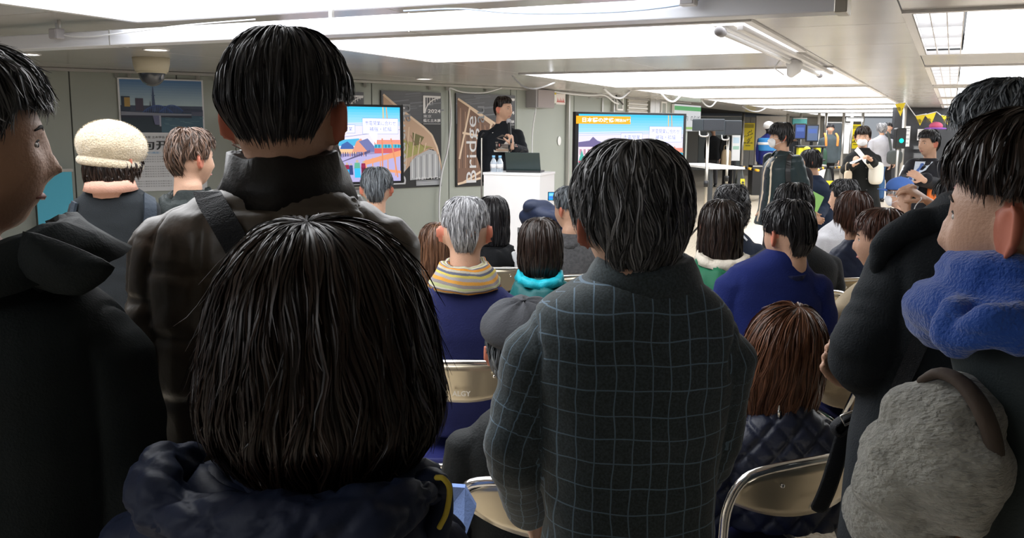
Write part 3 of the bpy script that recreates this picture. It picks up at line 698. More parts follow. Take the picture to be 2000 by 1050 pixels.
wire('cable', [UV(3.86, v, z) for v, z in ((-3.3, 2.14), (-3.8, 2.13), (-4.3, 2.105), (-4.6, 2.10), (-4.8, 2.13))], .004, M_cable, 'white cable clipped to the hanging beam, top left')
for v, lb in ((-1.02, 'white junction box on the hanging beam, top right'), (-4.75, 'grey junction box on the hanging beam, top left')):
    t = thing('junction_box', lb, 'junction box', UV(3.84, v, 2.12), -TH); bxo('box_body', (0, 0, 0), (.07, .06, .06), M_grey if v < -2 else M_wf, t, bev=.008); plain('bracket', [tube([UV(3.86, v, 2.14), UV(3.86, v, 2.2)], .01, 8)], M_trim, t); bxo('cover_plate', (0, -.032, 0), (.05, .006, .045), M_grey, t)
# track light rail
a = np.array(W(1456, 50, 5.55)); 
u0, v0 = a[:2]@U[:2], a[:2]@V[:2]
tr = thing('track_light', 'long ceiling light rail with a clamped spot lamp, upper right', 'track light', UV(7.2, -1.2, 2.17), -TH)
bm = bmesh.new(); box(bm, UV(7.6, -1.13, 2.165), (.035, 4.4, .03), rot=M4, bev=.003); adopt('rail', bm, M_wf, tr)
bm = bmesh.new(); box(bm, UV(7.6, -1.24, 2.19), (.12, 4.3, .014), rot=M4, bev=.003); adopt('reflector', bm, M_white, tr)
plain('lamp_tube', [tube([UV(5.45, -1.25, 2.15), UV(9.75, -1.25, 2.15)], .017, 10)], M_white, tr)
for u in (5.4, 9.8): plain('lamp_holder', [tube([UV(u, -1.25, 2.15), UV(u+.08, -1.25, 2.15)], .03, 10)], M_grey, tr)
plain('spot_lamp', [tube([UV(8.0, -1.22, 2.14), UV(8.0, -1.22, 2.09), UV(8.0, -1.25, 2.05)], [.07, .06, .035], 14), tube([UV(7.9, -1.32, 2.16), UV(7.88, -1.36, 2.10), UV(8.0, -1.3, 2.05)], .006, 6)], M_white, tr)
# downlights, dome camera
def onz(x, y, z): d = ray(x, y); return CAM+d*((z-CAM[2])/d[2])
for (x, y), lb in zip(((305, 97), (55, 106), (828, 154), (985, -20)), ('left one above the bridge poster', 'leftmost, above the man in the black coat', 'between the television and the speaker box', 'overhead')):
    c = onz(x, y, CH-.004); t = thing('downlight', 'round recessed downlight, '+lb, 'downlight', c); plain('lens', [tube([c, c+[0, 0, .006]], .085, 20, cap=False)], emis('downlight_glow', (1, .97, .9), 6), t); plain('bezel', [tube(c+np.array([[.095*math.cos(q), .095*math.sin(q), .002] for q in np.linspace(0, 2*PI, 24)]), .009, 6, cap=False)], M_wf, t)
c = onz(295, 113, CH); t = thing('dome_camera', 'beige ceiling dome camera above the bridge poster', 'camera', c)
plain('mount', [tube([c, c-[0, 0, .06], c-[0, 0, .12]], [.16, .155, .14], 24, cap=False)], M_beige, t); plain('dome', [ellipsoid(c-[0, 0, .13], (.115, .115, .12), su=24, sv=14)], mat('dome_smoked', (.05, .06, .08), .06, spec=.8, coat=.5), t)
plain('dome_ring', [tube(c+np.array([[.12*math.cos(q), .12*math.sin(q), -.125] for q in np.linspace(0, 2*PI, 24)]), .012, 6, cap=False)], M_beige, t)

# ------------------------------------------------------------------ flat print
class Art:
    def __init__(s, w, h): s.w, s.h, s.V, s.F, s.C, s.n = w, h, [], [], [], 0
    def poly(s, pts, col, lift=1):       # pts in 0..1 from the upper left
        b = len(s.V); s.n += lift
        for x, y in pts: s.V.append(((x-.5)*s.w, -s.n*.00012, (.5-y)*s.h))
        s.F.append(tuple(range(b, b+len(pts)))[::-1]); s.C += [col]*len(pts)
    def rect(s, x0, y0, x1, y1, col): s.poly([(x0, y0), (x1, y0), (x1, y1), (x0, y1)], col)
    def line(s, pts, wd, col):
        a = s.w/s.h
        for (x0, y0), (x1, y1) in zip(pts[:-1], pts[1:]):
            dx, dy = (x1-x0)*a, y1-y0; l = math.hypot(dx, dy)+1e-9; nx, ny = -dy/l*wd/a, dx/l*wd
            s.poly([(x0-nx, y0-ny), (x0+nx, y0+ny), (x1+nx, y1+ny), (x1-nx, y1-ny)], col)
    def disc(s, x, y, r, col, ry=None, n=14): a = s.w/s.h; s.poly([(x+r/a*math.cos(q), y+(ry or r)*math.sin(q)) for q in np.linspace(0, 2*PI, n, endpoint=False)], col)
    def text(s, txt, x, y, h, col, w=None, rot=0, bold=0):   # centred at x, y; h height; w forces the width
        cu = bpy.data.curves.new('t', 'FONT'); cu.body = txt; cu.offset = bold; cu.resolution_u = 3; o = bpy.data.objects.new('t', cu); COL.objects.link(o)
        dg = bpy.context.evaluated_depsgraph_get(); dg.update(); me = bpy.data.meshes.new_from_object(o.evaluated_get(dg)); bpy.data.objects.remove(o)
        if len(me.vertices):
            P = np.array([v.co[:2] for v in me.vertices]); mn, mx = P.min(0), P.max(0); P = (P-(mn+mx)/2); sz = mx-mn
            k = h/sz[1]; P[:, 1] *= k; P[:, 0] *= (w*s.w/s.h/sz[0] if w else k); 
            if rot: P = np.stack([-P[:, 1], P[:, 0]], 1) if rot > 0 else np.stack([P[:, 1], -P[:, 0]], 1)
            b = len(s.V); s.n += 1
            for q in P: s.V.append(((x-.5)*s.w+q[0]*s.h, -s.n*.00012, (.5-y)*s.h+q[1]*s.h))
            for f in me.polygons: s.F.append(tuple(i+b for i in f.vertices)[::1])
            s.C += [col]*len(P)
        bpy.data.meshes.remove(me)
    def build(s, name, m, parent, off=(0, 0, 0)):
        me = bpy.data.meshes.new(name); me.from_pydata([(a+off[0], b+off[1], c+off[2]) for a, b, c in s.V], [], s.F)
        a = me.attributes.new('ink', 'FLOAT_COLOR', 'POINT'); a.data.foreach_set('color', np.array([(*c, 1) for c in s.C], dtype=np.float32).ravel())
        return lobj(name, me, m, parent)
def srgb(h): h = h.lstrip('#'); return tuple(((int(h[i:i+2], 16)/255+.055)/1.055)**2.4 if int(h[i:i+2], 16) > 10 else int(h[i:i+2], 16)/255/12.92 for i in (0, 2, 4))
PRINT = artmat('print_ink', 0, .45); SCREEN = artmat('screen_glow', 1.0, .3)

def wallthing(name, label, cat, xl, xr, yt, yb, depth=.012, lift=.0, group=None):
    """a flat thing fixed to the wall between two places seen in the photo"""
    p, k = seg_hit(xl, yt); q, k2 = seg_hit(xr, yt); d = q-p; wdt = np.linalg.norm(d); d = d/wdt; n = np.array([d[1], -d[0], 0]); m_ = (p+q)/2; dist = m_[1]
    xm = (xl+xr)/2; z1 = W(xm, yt, dist)[2]; z0 = W(xm, yb, dist)[2]
    c = np.array([*m_, (z0+z1)/2])+n*(.0+lift+depth/2); t = thing(name, label, cat, c, math.atan2(d[1], d[0]), group); return t, wdt, z1-z0
# bridge poster
t, w_, h_ = wallthing('bridge_poster', 'tall wall poster with a steel arch bridge photo above Japanese text', 'poster', 228, 395, 154, 372, .02)
bxo('backing_board', (0, 0, 0), (w_, .02, h_), M_white, t)
A = Art(w_, h_); A.rect(0, 0, 1, 1, srgb('e8eaf0'))
S1, S2 = .02, .98
for i in range(10): c0, c1 = np.array(srgb('5c86b8')), np.array(srgb('b4ccd8')); cc = c0+(c1-c0)*i/9; A.rect(S1, .012+.023*i, S2, .012+.023*(i+1)+.002, tuple(cc))
A.rect(S1, .238, S2, .30, srgb('46536b')); 
for i in range(8): A.rect(S1, .30+.022*i, S2, .322+.022*i, tuple(np.array(srgb('42647c'))*(1-i*.03)+np.array(srgb('6a929c'))*(i*.03)))
A.rect(S1, .30, .48, .475, srgb('253848'))
for i in range(26): x = .5+.45*random.random(); y = .33+.14*random.random(); A.line([(x, y), (x+.05, y+.002)], .0015, srgb('6f93a0'))
A.rect(.03, .16, .13, .29, srgb('39465a')); A.rect(.065, .17, .13, .25, srgb('b9995a')); A.rect(.19, .175, .28, .285, srgb('4a4458'))
for i in range(4): A.line([(.205+.02*i, .18), (.205+.02*i, .28)], .001, srgb('6d6276'))
A.poly([(.375, .29), (.385, .16), (.395, .06), (.40, .06), (.41, .16), (.425, .29)], srgb('4b5c80')); A.rect(.38, .145, .42, .152, srgb('566a90')); A.poly([(.35, .29), (.358, .20), (.362, .20), (.37, .29)], srgb('3c3a48'))
def arch(x0, x1, yb, yt, wd, col):
    P = [(x0+(x1-x0)*q, yb-(yb-yt)*math.sin(PI*q)**.8) for q in np.linspace(0, 1, 17)]; A.line(P, wd, col); return P
for x0, x1, yt in ((.27, .62, .235), (.46, .76, .232)):
    P = arch(x0, x1, .30, yt, .004, srgb('4a66a8')); arch(x0+.02, x1-.02, .30, yt+.014, .0025, srgb('3c548e'))
    for p in P[2:-2]: A.line([p, (p[0], .30)], .0016, srgb('5674b4'))
A.poly([(.02, .292), (.45, .303), (.84, .307), (.84, .322), (.45, .325), (.02, .325)], srgb('8a8fa0')); A.poly([(.02, .325), (.45, .325), (.84, .322), (.84, .345), (.45, .34), (.02, .35)], srgb('2c3348'))
A.poly([(.38, .325), (.47, .325), (.475, .41), (.40, .405)], srgb('6c6f92')); A.rect(.455, .325, .475, .42, srgb('a9acc0')); A.poly([(.76, .27), (.79, .262), (.83, .275), (.98, .272), (.98, .30), (.72, .30)], srgb('3a4560')); A.rect(.84, .29, .98, .325, srgb('5a6078'))
A.text('令和5年度 土木学会 選奨土木遺産認定', .50, .517, .022, srgb('30343c'), w=.66, bold=.01)
A.text('駒形橋', .52, .588, .085, srgb('24262c'), w=.74, bold=.012); A.text('〈隅田川橋梁〉', .33, .655, .018, srgb('4fa0d8'), w=.24)
for r_ in range(13):
    y = .69+r_*.022
    if r_ in (3, 9): continue
    A.text('橋の設計と歴史を伝える文章が並ぶ', .34, y, .010, srgb('5a5e66'), w=.46)
A.line([(.62, .69), (.95, .70)], .001, srgb('8a8f98')); A.line([(.62, .75), (.95, .755)], .001, srgb('8a8f98')); A.line([(.65, .74), (.65, .80)], .001, srgb('8a8f98')); A.rect(.62, .705, .66, .72, srgb('7a7f88'))
for r_ in range(5): A.line([(.62, .83+.02*r_), (.9, .83+.02*r_)], .002, srgb('a0a4ac'))
A.build('poster_print', PRINT, t, (0, -.0115, 0))
# event posters
def event(xl, xr, yt, yb, kind, label):
    t, w_, h_ = wallthing('event_poster', label, 'poster', xl, xr, yt, yb, .014, group='black bridge event posters'); bxo('backing_board', (0, 0, 0), (w_, .014, h_), M_blk, t)
    A = Art(w_, h_); A.rect(0, 0, 1, 1, srgb('16181d')); wood = srgb('cfa98c'); wl = srgb('e6cdb4'); wd = srgb('8a6650')
    for i in range(8): A.rect(.0, .0+i*.04, 1, .043+i*.04, tuple(np.array(srgb('6d7078'))*(1-i*.09)+np.array(srgb('2a2c32'))*(i*.09)))
    for i in range(14): x, y = random.random()*.8, random.random()*.22; A.line([(x, y+.02), (x+.25, y)], .006, tuple(np.array(srgb('7c8088'))*random.uniform(.8, 1.15)))
    if kind == 'a':
        out = [(.03, .04), (.2, .13), (.45, .25), (.7, .37), (.83, .45), (.92, .58), (.97, .72), (1, .84)]; inn = [(1, .84), (.94, .68), (.86, .60), (.78, .585), (.6, .66), (.36, .83), (.33, .87), (.03, .92)]
        A.poly(out+inn[1:]+[(.03, .6)], srgb('caa88e'))
        A.poly([(.35, .50), (.86, .58), (.7, .62), (.36, .70)], srgb('a9a55e')); A.poly([(.1, .3), (.35, .36), (.30, .6), (.1, .7)], srgb('efe3d4')); A.poly([(.5, .42), (.7, .47), (.62, .55), (.5, .56)], srgb('6f6a38'))
        for k in range(9):
            x = .12+.095*k; A.line([(x+.04, .20+.055*k+(.0 if k < 6 else .02*(k-6))), (x-.02, .86-.03*k)], .009 if k < 3 else .006, wl)
        A.line(out, .012, wl); A.line([(.05, .9), (.35, .82), (.6, .66), (.78, .585), (.9, .60), (.97, .75), (1, .85)], .008, wood)
        for k in range(6): A.line([(.08+.13*k, .24+.07*k), (.08+.13*k+.10, .58)], .003, wd)
        A.poly([(.45, .92), (.45, .74), (.55, .67), (.78, .60), (.90, .62), (.97, .75), (1, .86), (.96, .90)], srgb('b9bcc2'))
        for k in range(10): A.line([(.49+.05*k, .70-.01*min(k, 5)), (.49+.05*k, .90)], .004, srgb('6d7078') if k % 2 else srgb('eceef2'))
        A.text('beautiful', .30, .50, .20, srgb('dcdde2'), w=None, rot=1) if False else A.text('beautiful', .27, .56, .17, srgb('c9cbd2'), rot=1, w=.80*h_/w_)
        A.text('11.21 ▸ 11.24', .77, .905, .028, srgb('eceef2'), w=.42, bold=.02)
        for r_ in range(5): A.line([(.55, .93+.011*r_), (.97, .93+.011*r_)], .0025, srgb('c9ccd2'))
    else:
        A.poly([(.02, .05), (.2, .12), (.5, .24), (.8, .36), (.98, .46), (.98, .80), (.6, .86), (.1, .97), (.02, .97)], srgb('7b5c4c'))
        for k in range(22): A.line([(.03+.04*k, .14+.018*k), (.0+.05*k, .80)], .003, srgb('c8a084') if k % 2 else srgb('4a3830'))
        for P in ([(.03, .06), (.98, .46)], [(.22, .15), (.05, .70)], [(.58, .30), (.45, .92)], [(.22, .15), (.6, .33)], [(.1, .42), (.52, .47)], [(.1, .96), (.98, .62)], [(.02, .97), (.5, .90), (.98, .72)], [(.85, .4), (.72, .85)]): A.line(P, .012, wl)
        A.text('Bridge', .27, .60, .19, srgb('dcdde2'), rot=1, w=.72*h_/w_); A.rect(.55, .86, .98, .97, srgb('8f9298'))
    A.rect(.68, .035, .985, .055, srgb('f0f0f4')); A.rect(.68, .035, .72, .22, srgb('f0f0f4'))
    A.line([(.98-.27*math.sin(q), .22-.185*math.cos(q)+.02) for q in np.linspace(0, 1.45, 9)], .006, srgb('f0f0f4'))
    for k in range(5): A.line([(.75+.045*k, .05), (.75+.045*k, .15-.018*k)], .004, srgb('f0f0f4'))
    A.text('2024', .87, .195, .04, srgb('f0f0f4'), w=.22, bold=.015); A.text('東京', .75, .25, .032, srgb('e0e0e6'), w=.14); A.text('橋と土木展', .83, .295, .036, srgb('f0f0f4'), w=.30, bold=.015); A.line([(.68, .33), (.98, .33)], .002, srgb('e0e0e6'))
    A.text('au', .40, .22, .10, srgb('8b8f96'), rot=1)
    for r_ in range(4): A.line([(.55, .945+.011*r_), (.97, .945+.011*r_)], .0022, srgb('b0b3ba'))
    A.build('poster_print', PRINT, t, (0, -.0085, 0)); return t
event(743, 860, 179, 366, 'a', 'black event poster with a wooden bridge truss, partly behind the left television')
event(889, 1005, 184, 362, 'b', 'black event poster with close wooden lattice, behind the speaker')
event(592, 709, 178, 366, 'a', 'black event poster showing only its top right corner above the left television')

# televisions
def tv(name, label, cx, cy, Y, w_, h_, yaw, flip):
    c = W(cx, cy, Y); t = thing('television', label, 'television', c, yaw, 'televisions facing the audience')
    bxo('bezel', (0, .03, 0), (w_+.09, .05, h_+.05), M_blk, t, bev=.006); bxo('rear_housing', (0, .075, 0), (w_*.8, .05, h_*.75), M_blk, t, bev=.012)
    bxo('stand_pole', (0, .12, -h_/2-.30), (.10, .05, c[2]+.1-.0), M_blk, t) if False else None
    A = Art(w_, h_); R_ = A.rect
    A.rect(0, 0, 1, 1, srgb('d8d4ea'))
    for i in range(7): A.rect(0, i*.036, 1, (i+1)*.036+.002, tuple(np.array(srgb('38b8ee'))*(1-i/7)+np.array(srgb('a9d2f2'))*(i/7)))
    for i in range(5): A.line([(0, .24+.012*i), (1, .20+.012*i)], .004, srgb('b9bfe6') if i % 2 else srgb('d9d6f0'))
    A.poly([(.0, .62), (.45, .56), (1, .50), (1, 1), (0, 1)], srgb('8d86ac')); A.poly([(.42, 1), (.0, 1), (.0, .92), (.5, .66), (1, .6), (1, 1)], srgb('a9a2cc'))
    # left mansion
    A.poly([(0, .36), (.10, .34), (.13, .29), (.17, .34), (.30, .40), (.28, .42), (0, .42)], srgb('6d648e')); R_(0, .42, .27, .64, srgb('ead4dc'))
    for i in range(7): R_(.01+.036*i, .45, .03+.036*i, .52, srgb('b98fa2')); R_(.01+.036*i, .56, .03+.036*i, .62, srgb('9aa0c8'))
    for x in (.02, .10, .14): A.poly([(x-.04, .72), (x+.01, .46), (x+.07, .72)], srgb('4fa79c'))
    A.line([(.33, .30), (.33, .60)], .004, srgb('5a5f80')); A.line([(.33, .33), (.5, .40), (1, .30)], .003, srgb('7d83a8'))
    # river bridge and roofs
    A.poly([(.38, .52), (.46, .44), (.62, .42), (.70, .52)], srgb('4aa8cf')); A.poly([(.44, .62), (.47, .50), (.52, .46), (.57, .52), (.6, .62)], srgb('3c5f9e')); R_(.45, .56, .60, .62, srgb('e0b58c'))
    A.poly([(.56, .60), (.60, .46), (.64, .42), (.68, .50), (.74, .60)], srgb('cf8f78')); A.poly([(.62, .46), (.70, .42), (.80, .60), (.70, .60)], srgb('6a6f9e'))
    R_(.76, .44, 1, .50, srgb('d88a7a')); R_(.76, .50, 1, .55, srgb('4fb4c8')); R_(.76, .55, 1, .62, srgb('c25a5e'))
    for i in range(8): R_(.765+.03*i, .505, .783+.03*i, .545, srgb('2d7f9e'))
    # rails
    for i in range(6): A.line([(.02+.02*i, 1.0-.02*i), (.72, .575+.006*i)], .004, srgb('5c5578'))
    for i in range(14): x = .42+.02*i; A.line([(x, .60), (x+.002, .66)], .006, srgb(random.choice(['3b3f6a', 'b87a68', '5a4a70', '2f3558'])))
    # red tram
    A.poly([(.0, .60), (.34, .555), (.36, .60), (.0, .67)], srgb('c8506a')); A.poly([(.0, .67), (.35, .60), (.36, .70), (.0, .80)], srgb('efe6d2'))
    for i in range(9): x = .03+.035*i; A.poly([(x, .675-.007*i), (x+.026, .67-.007*i), (x+.026, .735-.009*i), (x, .745-.009*i)], srgb('4fb6c4'))
    A.poly([(.0, .78), (.355, .69), (.355, .78), (.0, .89)], srgb('d8283e')); A.poly([(.0, .89), (.355, .78), (.355, .82), (.0, .95)], srgb('5a5578'))
    for x, y in ((.1, .90), (.2, .875), (.3, .835)): A.disc(x, y, .030, srgb('7a2038'))
    # orange footbridge frame
    ob = srgb('d8936c')
    A.poly([(.66, .72), (1, .58), (1, .66), (.66, .78)], ob); A.poly([(.66, .80), (1, .86), (1, .90), (.66, .83)], ob)
    for x in (.68, .74, .81, .88, .95): A.line([(x, .70-.35*(x-.68)), (x, .93)], .008, ob)
    A.line([(.83, .42), (.83, .8)], .01, srgb('cf8462')); A.line([(.91, .42), (.97, .95)], .01, srgb('cf8462')); A.line([(.83, .46), (1, .50)], .006, ob); A.line([(.84, .0), (.845, .30)], .008, srgb('d8b46a')); A.line([(.87, .0), (.885, .30)], .008, srgb('c9a070'))
    # walkers and a white dog
    for x, y, c1, c2, k in ((.51, .80, '8a2440', '2fa4d8', 1), (.545, .80, '33406e', '33406e', .8), (.60, .78, '5aa48c', '38b0e0', 1.25), (.655, .78, '8a2648', '6a1c38', .95), (.76, .86, '3f9fd0', '3f9fd0', .5), (.86, .92, '3f9fd0', '3f9fd0', .7)):
        A.disc(x, y-.045*k, .016*k, srgb('b8a48c')); A.poly([(x-.018*k, y-.03*k), (x+.018*k, y-.03*k), (x+.022*k, y+.04*k), (x-.022*k, y+.04*k)], srgb(c1)); A.poly([(x-.02*k, y+.03*k), (x+.02*k, y+.03*k), (x+.025*k, y+.13*k), (x-.018*k, y+.13*k)], srgb(c2))
    A.poly([(.41, .87), (.425, .86), (.44, .88), (.48, .88), (.49, .93), (.47, .91), (.445, .92), (.44, .94), (.43, .90)], srgb('f2f2f6'))
    # captions
    A.rect(-.03 if flip else .0, .025, .47, .125, srgb('f5a81e')); A.text('日本橋の改修', .17, .075, .062, srgb('ffffff'), w=.29, bold=.03); A.text('（明治36年）', .395, .077, .045, srgb('ffffff'), w=.15, bold=.02)
    for x0, x1, y0, y1, tip in ((.385, .585, .245, .345, (.40, .50)), (.655, .975, .155, .355, (.775, .50))):
        A.rect(x0-.003, y0-.005, x1+.003, y1+.005, srgb('6f7fc0')); A.poly([(x0+.05, y1-.01), tip, (x0+.13, y1-.01)], srgb('ffffff')); A.rect(x0, y0, x1, y1, srgb('ffffff'))
    A.text('市電開業', .485, .295, .058, srgb('4a5ec0'), w=.16); A.text('市電開業に合わせ', .815, .215, .062, srgb('4a5ec0'), w=.28); A.text('補強・拡幅', .815, .295, .058, srgb('4a5ec0'), w=.20)
    A.build('screen_picture', SCREEN, t, (0, .003, 0))
    z = c[2]
    bm = bmesh.new(); box(bm, (0, .12, -h_/2-(z-h_/2)/2+.15), (.09, .05, z-h_/2+.2)); box(bm, (0, .12, -z+.03), (.9, .5, .04), bev=.01); lobj('stand', bm, M_blk, t)
    bxo('lower_shelf', (0, .10, -h_/2-.10), (.75, .28, .03), M_grey, t)
    return t
tv('television', 'large television with the town picture, half hidden behind the tall man', 674, 282, 9.9, 1.30, .80, math.radians(33), 0)
tv('television', 'large television with the town picture, above the plaid jacket man', 1235, 298, 10.3, 1.44, .83, math.radians(30), 1)
# ------------------------------------------------------------------ the standing people in front
def mpp(Y): return Y/1800.0*1.02
def SL(Y, rows):
    out = []
    for r in rows:
        py, xl, xr, b = r[:4]; yo = r[4] if len(r) > 4 else 0
        c = W((xl+xr)/2, py, Y); e = W(xr, py, Y); s_ = W(xl, py, Y); out.append((c[2], c[0], c[1]+yo, (e[0]-s_[0])/2, b))
    return out
def tg(o, *a):
    if o: tag(o, *a)
def A3(*pts, r=(.062, .052, .040)): return [W(*p) for p in pts]+[r]
def cloth(name, col, rough=.85, **k): k.setdefault('bump', .25); k.setdefault('bscale', 180); k.setdefault('var', .10); k.setdefault('vscale', 7); k.setdefault('sheen', 0); k.setdefault('spec', .28); return mat(name, col, rough, **k)
def collar(p, m, h=.045, flare=.012, fold=True, rx=.062, ry=.066, gap=.5, dz=-.03, wob=.002, tilt=.12, thick=.006, label=None, name='collar', yo=-.004):
    """shirt or coat collar standing round the neck and folding over"""
    rows = [(dz, rx, ry, 0), (dz+h*.6, rx-.004, ry-.004, 0), (dz+h, rx, ry, 0)]
    if fold: rows += [(dz+h-.003, rx+.010, ry+.010, 0), (dz+h*.45, rx+.018+flare*.5, ry+.018+flare*.5, 0), (dz-h*.15, rx+.024+flare, ry+.024+flare, 0)]
    R = p['B']@np.array(Matrix.Rotation(tilt, 3, 'X'))
    return ring(p['N']+p['bl']((0, yo, 0)), rows, gap, 44, R, name, m, p['root'], label, thick, wob)

def front_people():
    global tall, bob, plaidman, leftman, rightman, scarfman
    Y = 1.42; m_q = cloth('nylon_brown', (.062, .048, .034), .42, bump=.15, bscale=40, spec=.5)
    tor = SL(Y, [(318, 505, 622, .062), (340, 492, 632, .068), (362, 455, 668, .080), (382, 392, 712, .093), (405, 335, 745, .105), (440, 300, 768, .112), (520, 288, 775, .122), (640, 295, 765, .125), (800, 318, 745, .125), (950, 325, 745, .13), (1150, 315, 755, .135), (1500, 330, 750, .13)])
    tall = person(label='tall man in a quilted brown jacket, standing, seen from behind with short black hair', H=W(560, 234, Y), torso=tor, hp=-.04, hyaw=-.14, neck=.16, jm=m_q, tm=cloth('denim_dark', (.02, .025, .04)), base='stand', vox=.006, jvox=.0062,
        arms=[A3((345, 465, Y), (308, 720, Y-.02), (330, 880, Y+.2), r=(.070, .056, .045)), A3((728, 465, Y), (768, 720, Y), (740, 900, Y+.2), r=(.070, .056, .045))],
        quilt=('box', .105, .098, .005, .009), fold=.0028, hairm=HB, seed=11, mask=True,
        prof=[(.130, 0, 0, 0), (.126, .034, .045, .04), (.114, .060, .072, .066), (.093, .080, .094, .085), (.06, .092, .106, .096), (.02, .0955, .111, .098), (.0, .086, .106, .095), (-.02, .072, .096, .09), (-.04, .060, .084, .08), (-.06, .052, .072, .07)],
        hk=dict(n=10500, wid=.0011, seg=7, zend=(-.034, .030, .045), ramp=(1.0, 1.2), lift=.005, wave=.035, tipf=.002, length=(.3, .7), crown=(.01, -.03), jag=.03), jname='quilted_jacket')
    ring(W(556, 330, Y)+[0, -.0, 0], [(-.045, .078, .078, 0), (-.005, .070, .072, 0), (.028, .072, .074, 0), (.026, .082, .084, 0), (-.012, .094, .094, 0), (-.046, .112, .104, 0)], .5, 48, np.array(Matrix.Rotation(.10, 3, 'X')), 'collar', cloth('nylon_collar', (.009, .008, .008), .45, bump=.1), tall['root'], None, .008, .0025)
    b = strap('sling_strap', tall['tree'], [(398, 372), (430, 420), (465, 480), (490, 530), (520, 600)], .038, .004, cloth('webbing', (.010, .012, .016), .6, bump=.4, bscale=400), None); tg(b, 'dark sling bag strap across the back of the quilted brown jacket', 'strap')
    # woman with the bob, nearest of all
    Y = 1.05; m_n = cloth('nylon_navy', (.013, .021, .052), .55, bump=.12, bscale=60, sheen=0)
    tor = SL(Y, [(868, 520, 720, .060), (890, 465, 775, .075), (915, 395, 815, .088), (940, 330, 838, .098), (975, 280, 848, .108), (1020, 255, 858, .118), (1080, 250, 862, .125), (1300, 260, 850, .13), (1700, 290, 830, .13), (2050, 290, 830, .13)])
    bob = person(label='woman with a dark chin-length bob and navy quilted hooded coat, nearest the viewer', H=W(628, 652, Y), torso=tor, neck=.165, jm=m_n, tm=cloth('trousers_black', (.012, .012, .014)), base='stand', vox=.006, jvox=.0062, jname='quilted_coat',
        arms=[A3((275, 1045, Y), (268, 1450, Y), (330, 1500, Y+.2), r=(.052, .05, .04)), A3((835, 1045, Y), (850, 1450, Y), (780, 1500, Y+.2), r=(.052, .05, .04))],
        quilt=('diamond', .085, .09, .007, .010), fold=.0035, hairm=HDB, seed=5,
        prof=[(.130, 0, 0, 0), (.127, .030, .042, .04), (.119, .052, .068, .062), (.100, .078, .096, .085), (.070, .098, .114, .098), (.035, .110, .124, .105), (0, .119, .130, .108), (-.035, .126, .132, .106), (-.075, .131, .132, .102), (-.105, .129, .126, .096), (-.130, .120, .114, .085), (-.155, .103, .098, .07), (-.172, .085, .084, .05)],
        hk=dict(n=14000, wid=.0011, seg=10, zend=(-.158, -.150, .03, -.120), lift=.011, wave=.048, tipf=.010, length=(.35, .9), crown=(-.01, -.01), clump=.75, jag=.07))
    # hood lying in folds on her shoulders
    c = W(622, 925, Y)
    rows = [(-.055, .085, .075, 0), (-.015, .092, .080, 0), (.012, .108, .090, 0), (.018, .125, .104, 0), (.005, .140, .118, -.006), (-.030, .150, .130, -.012), (-.065, .146, .130, -.012)]
    ring(c+[0, -.005, 0], rows, .7, 56, np.array(Matrix.Rotation(-.02, 3, 'Y')), 'hood', m_n, bob['root'], None, .010, .006, seed=2)
    hp_ = [W(382, 890, Y+.01), W(305, 925, Y-.05), W(338, 1000, Y-.10), W(470, 1030, Y-.135), W(620, 1026, Y-.145), W(760, 1000, Y-.125), W(838, 958, Y-.07)]
    me, co = cloth_mesh(None, [(hp_, [.022, .032, .036, .036, .036, .034, .018])], .006, .007, 13, 6, quilt=('diamond', .07, .08, .006, .010), smooth=3); bake('hood_fold', me, co, m_n, bob['root'])
    plain('hood_rim', [tube([W(812, 968, Y-.02), W(840, 948, Y-.05), W(862, 944, Y-.06), W(868, 962, Y-.05), W(862, 1000, Y-.05), W(845, 1040, Y-.05)], [.014, .022, .012, .010, .014, .02], 12, smooth=4)], m_n, bob['root'])
    plain('piping', [tube([W(852, 932, Y-.085), W(866, 934, Y-.09), W(878, 955, Y-.085), W(872, 1000, Y-.085), W(858, 1030, Y-.085)], .0032, 8, smooth=4)], mat('piping_yellow', (.62, .48, .05), .7), bob['root'], 'yellow piping')
    # man in the checked jacket
    Y = 1.55; m_p = plaid('tweed_plaid', (.043, .060, .067), (.17, .27, .37))
    tor = SL(Y, [(498, 1186, 1322, .062), (516, 1172, 1345, .070), (535, 1150, 1352, .080), (555, 1110, 1378, .090), (580, 1067, 1404, .100), (605, 1040, 1426, .110), (645, 1022, 1440, .118), (720, 1030, 1436, .125), (800, 1048, 1415, .125), (900, 1058, 1400, .122), (1000, 1062, 1392, .125), (1100, 1050, 1398, .135), (1250, 1040, 1410, .14)])
    plaidman = person(label='man with greying black hair in a dark checked jacket, standing seen from behind', H=W(1232, 436, Y), torso=tor, neck=.155, hyaw=.22, hp=-.03, jm=m_p, tm=cloth('trousers_charcoal', (.02, .022, .026)), base='stand', vox=.006, jvox=.0062, jname='checked_jacket',
        arms=[A3((1062, 680, Y), (1012, 875, Y+.02), (1035, 990, Y+.22), r=(.072, .062, .05)), A3((1392, 690, Y), (1385, 870, Y+.04), (1350, 960, Y+.25), r=(.074, .054, .045))],
        fold=.0036, fscale=7, hairm=HSP, seed=8,
        prof=[(.136, 0, 0, 0), (.132, .026, .034, .03), (.120, .052, .062, .056), (.104, .070, .082, .074), (.085, .084, .098, .088), (.05, .092, .108, .098), (0, .093, .112, .097), (-.03, .086, .108, .092), (-.055, .074, .098, .085), (-.075, .060, .084, .07)],
        hk=dict(n=11500, wid=.0011, seg=8, zend=(-.072, -.004, .045), lift=.009, wave=.09, tipf=.004, length=(.25, .6), crown=(-.01, -.035), clump=.55, jag=.05))
    R = np.array(Matrix.Rotation(.10, 3, 'X'))
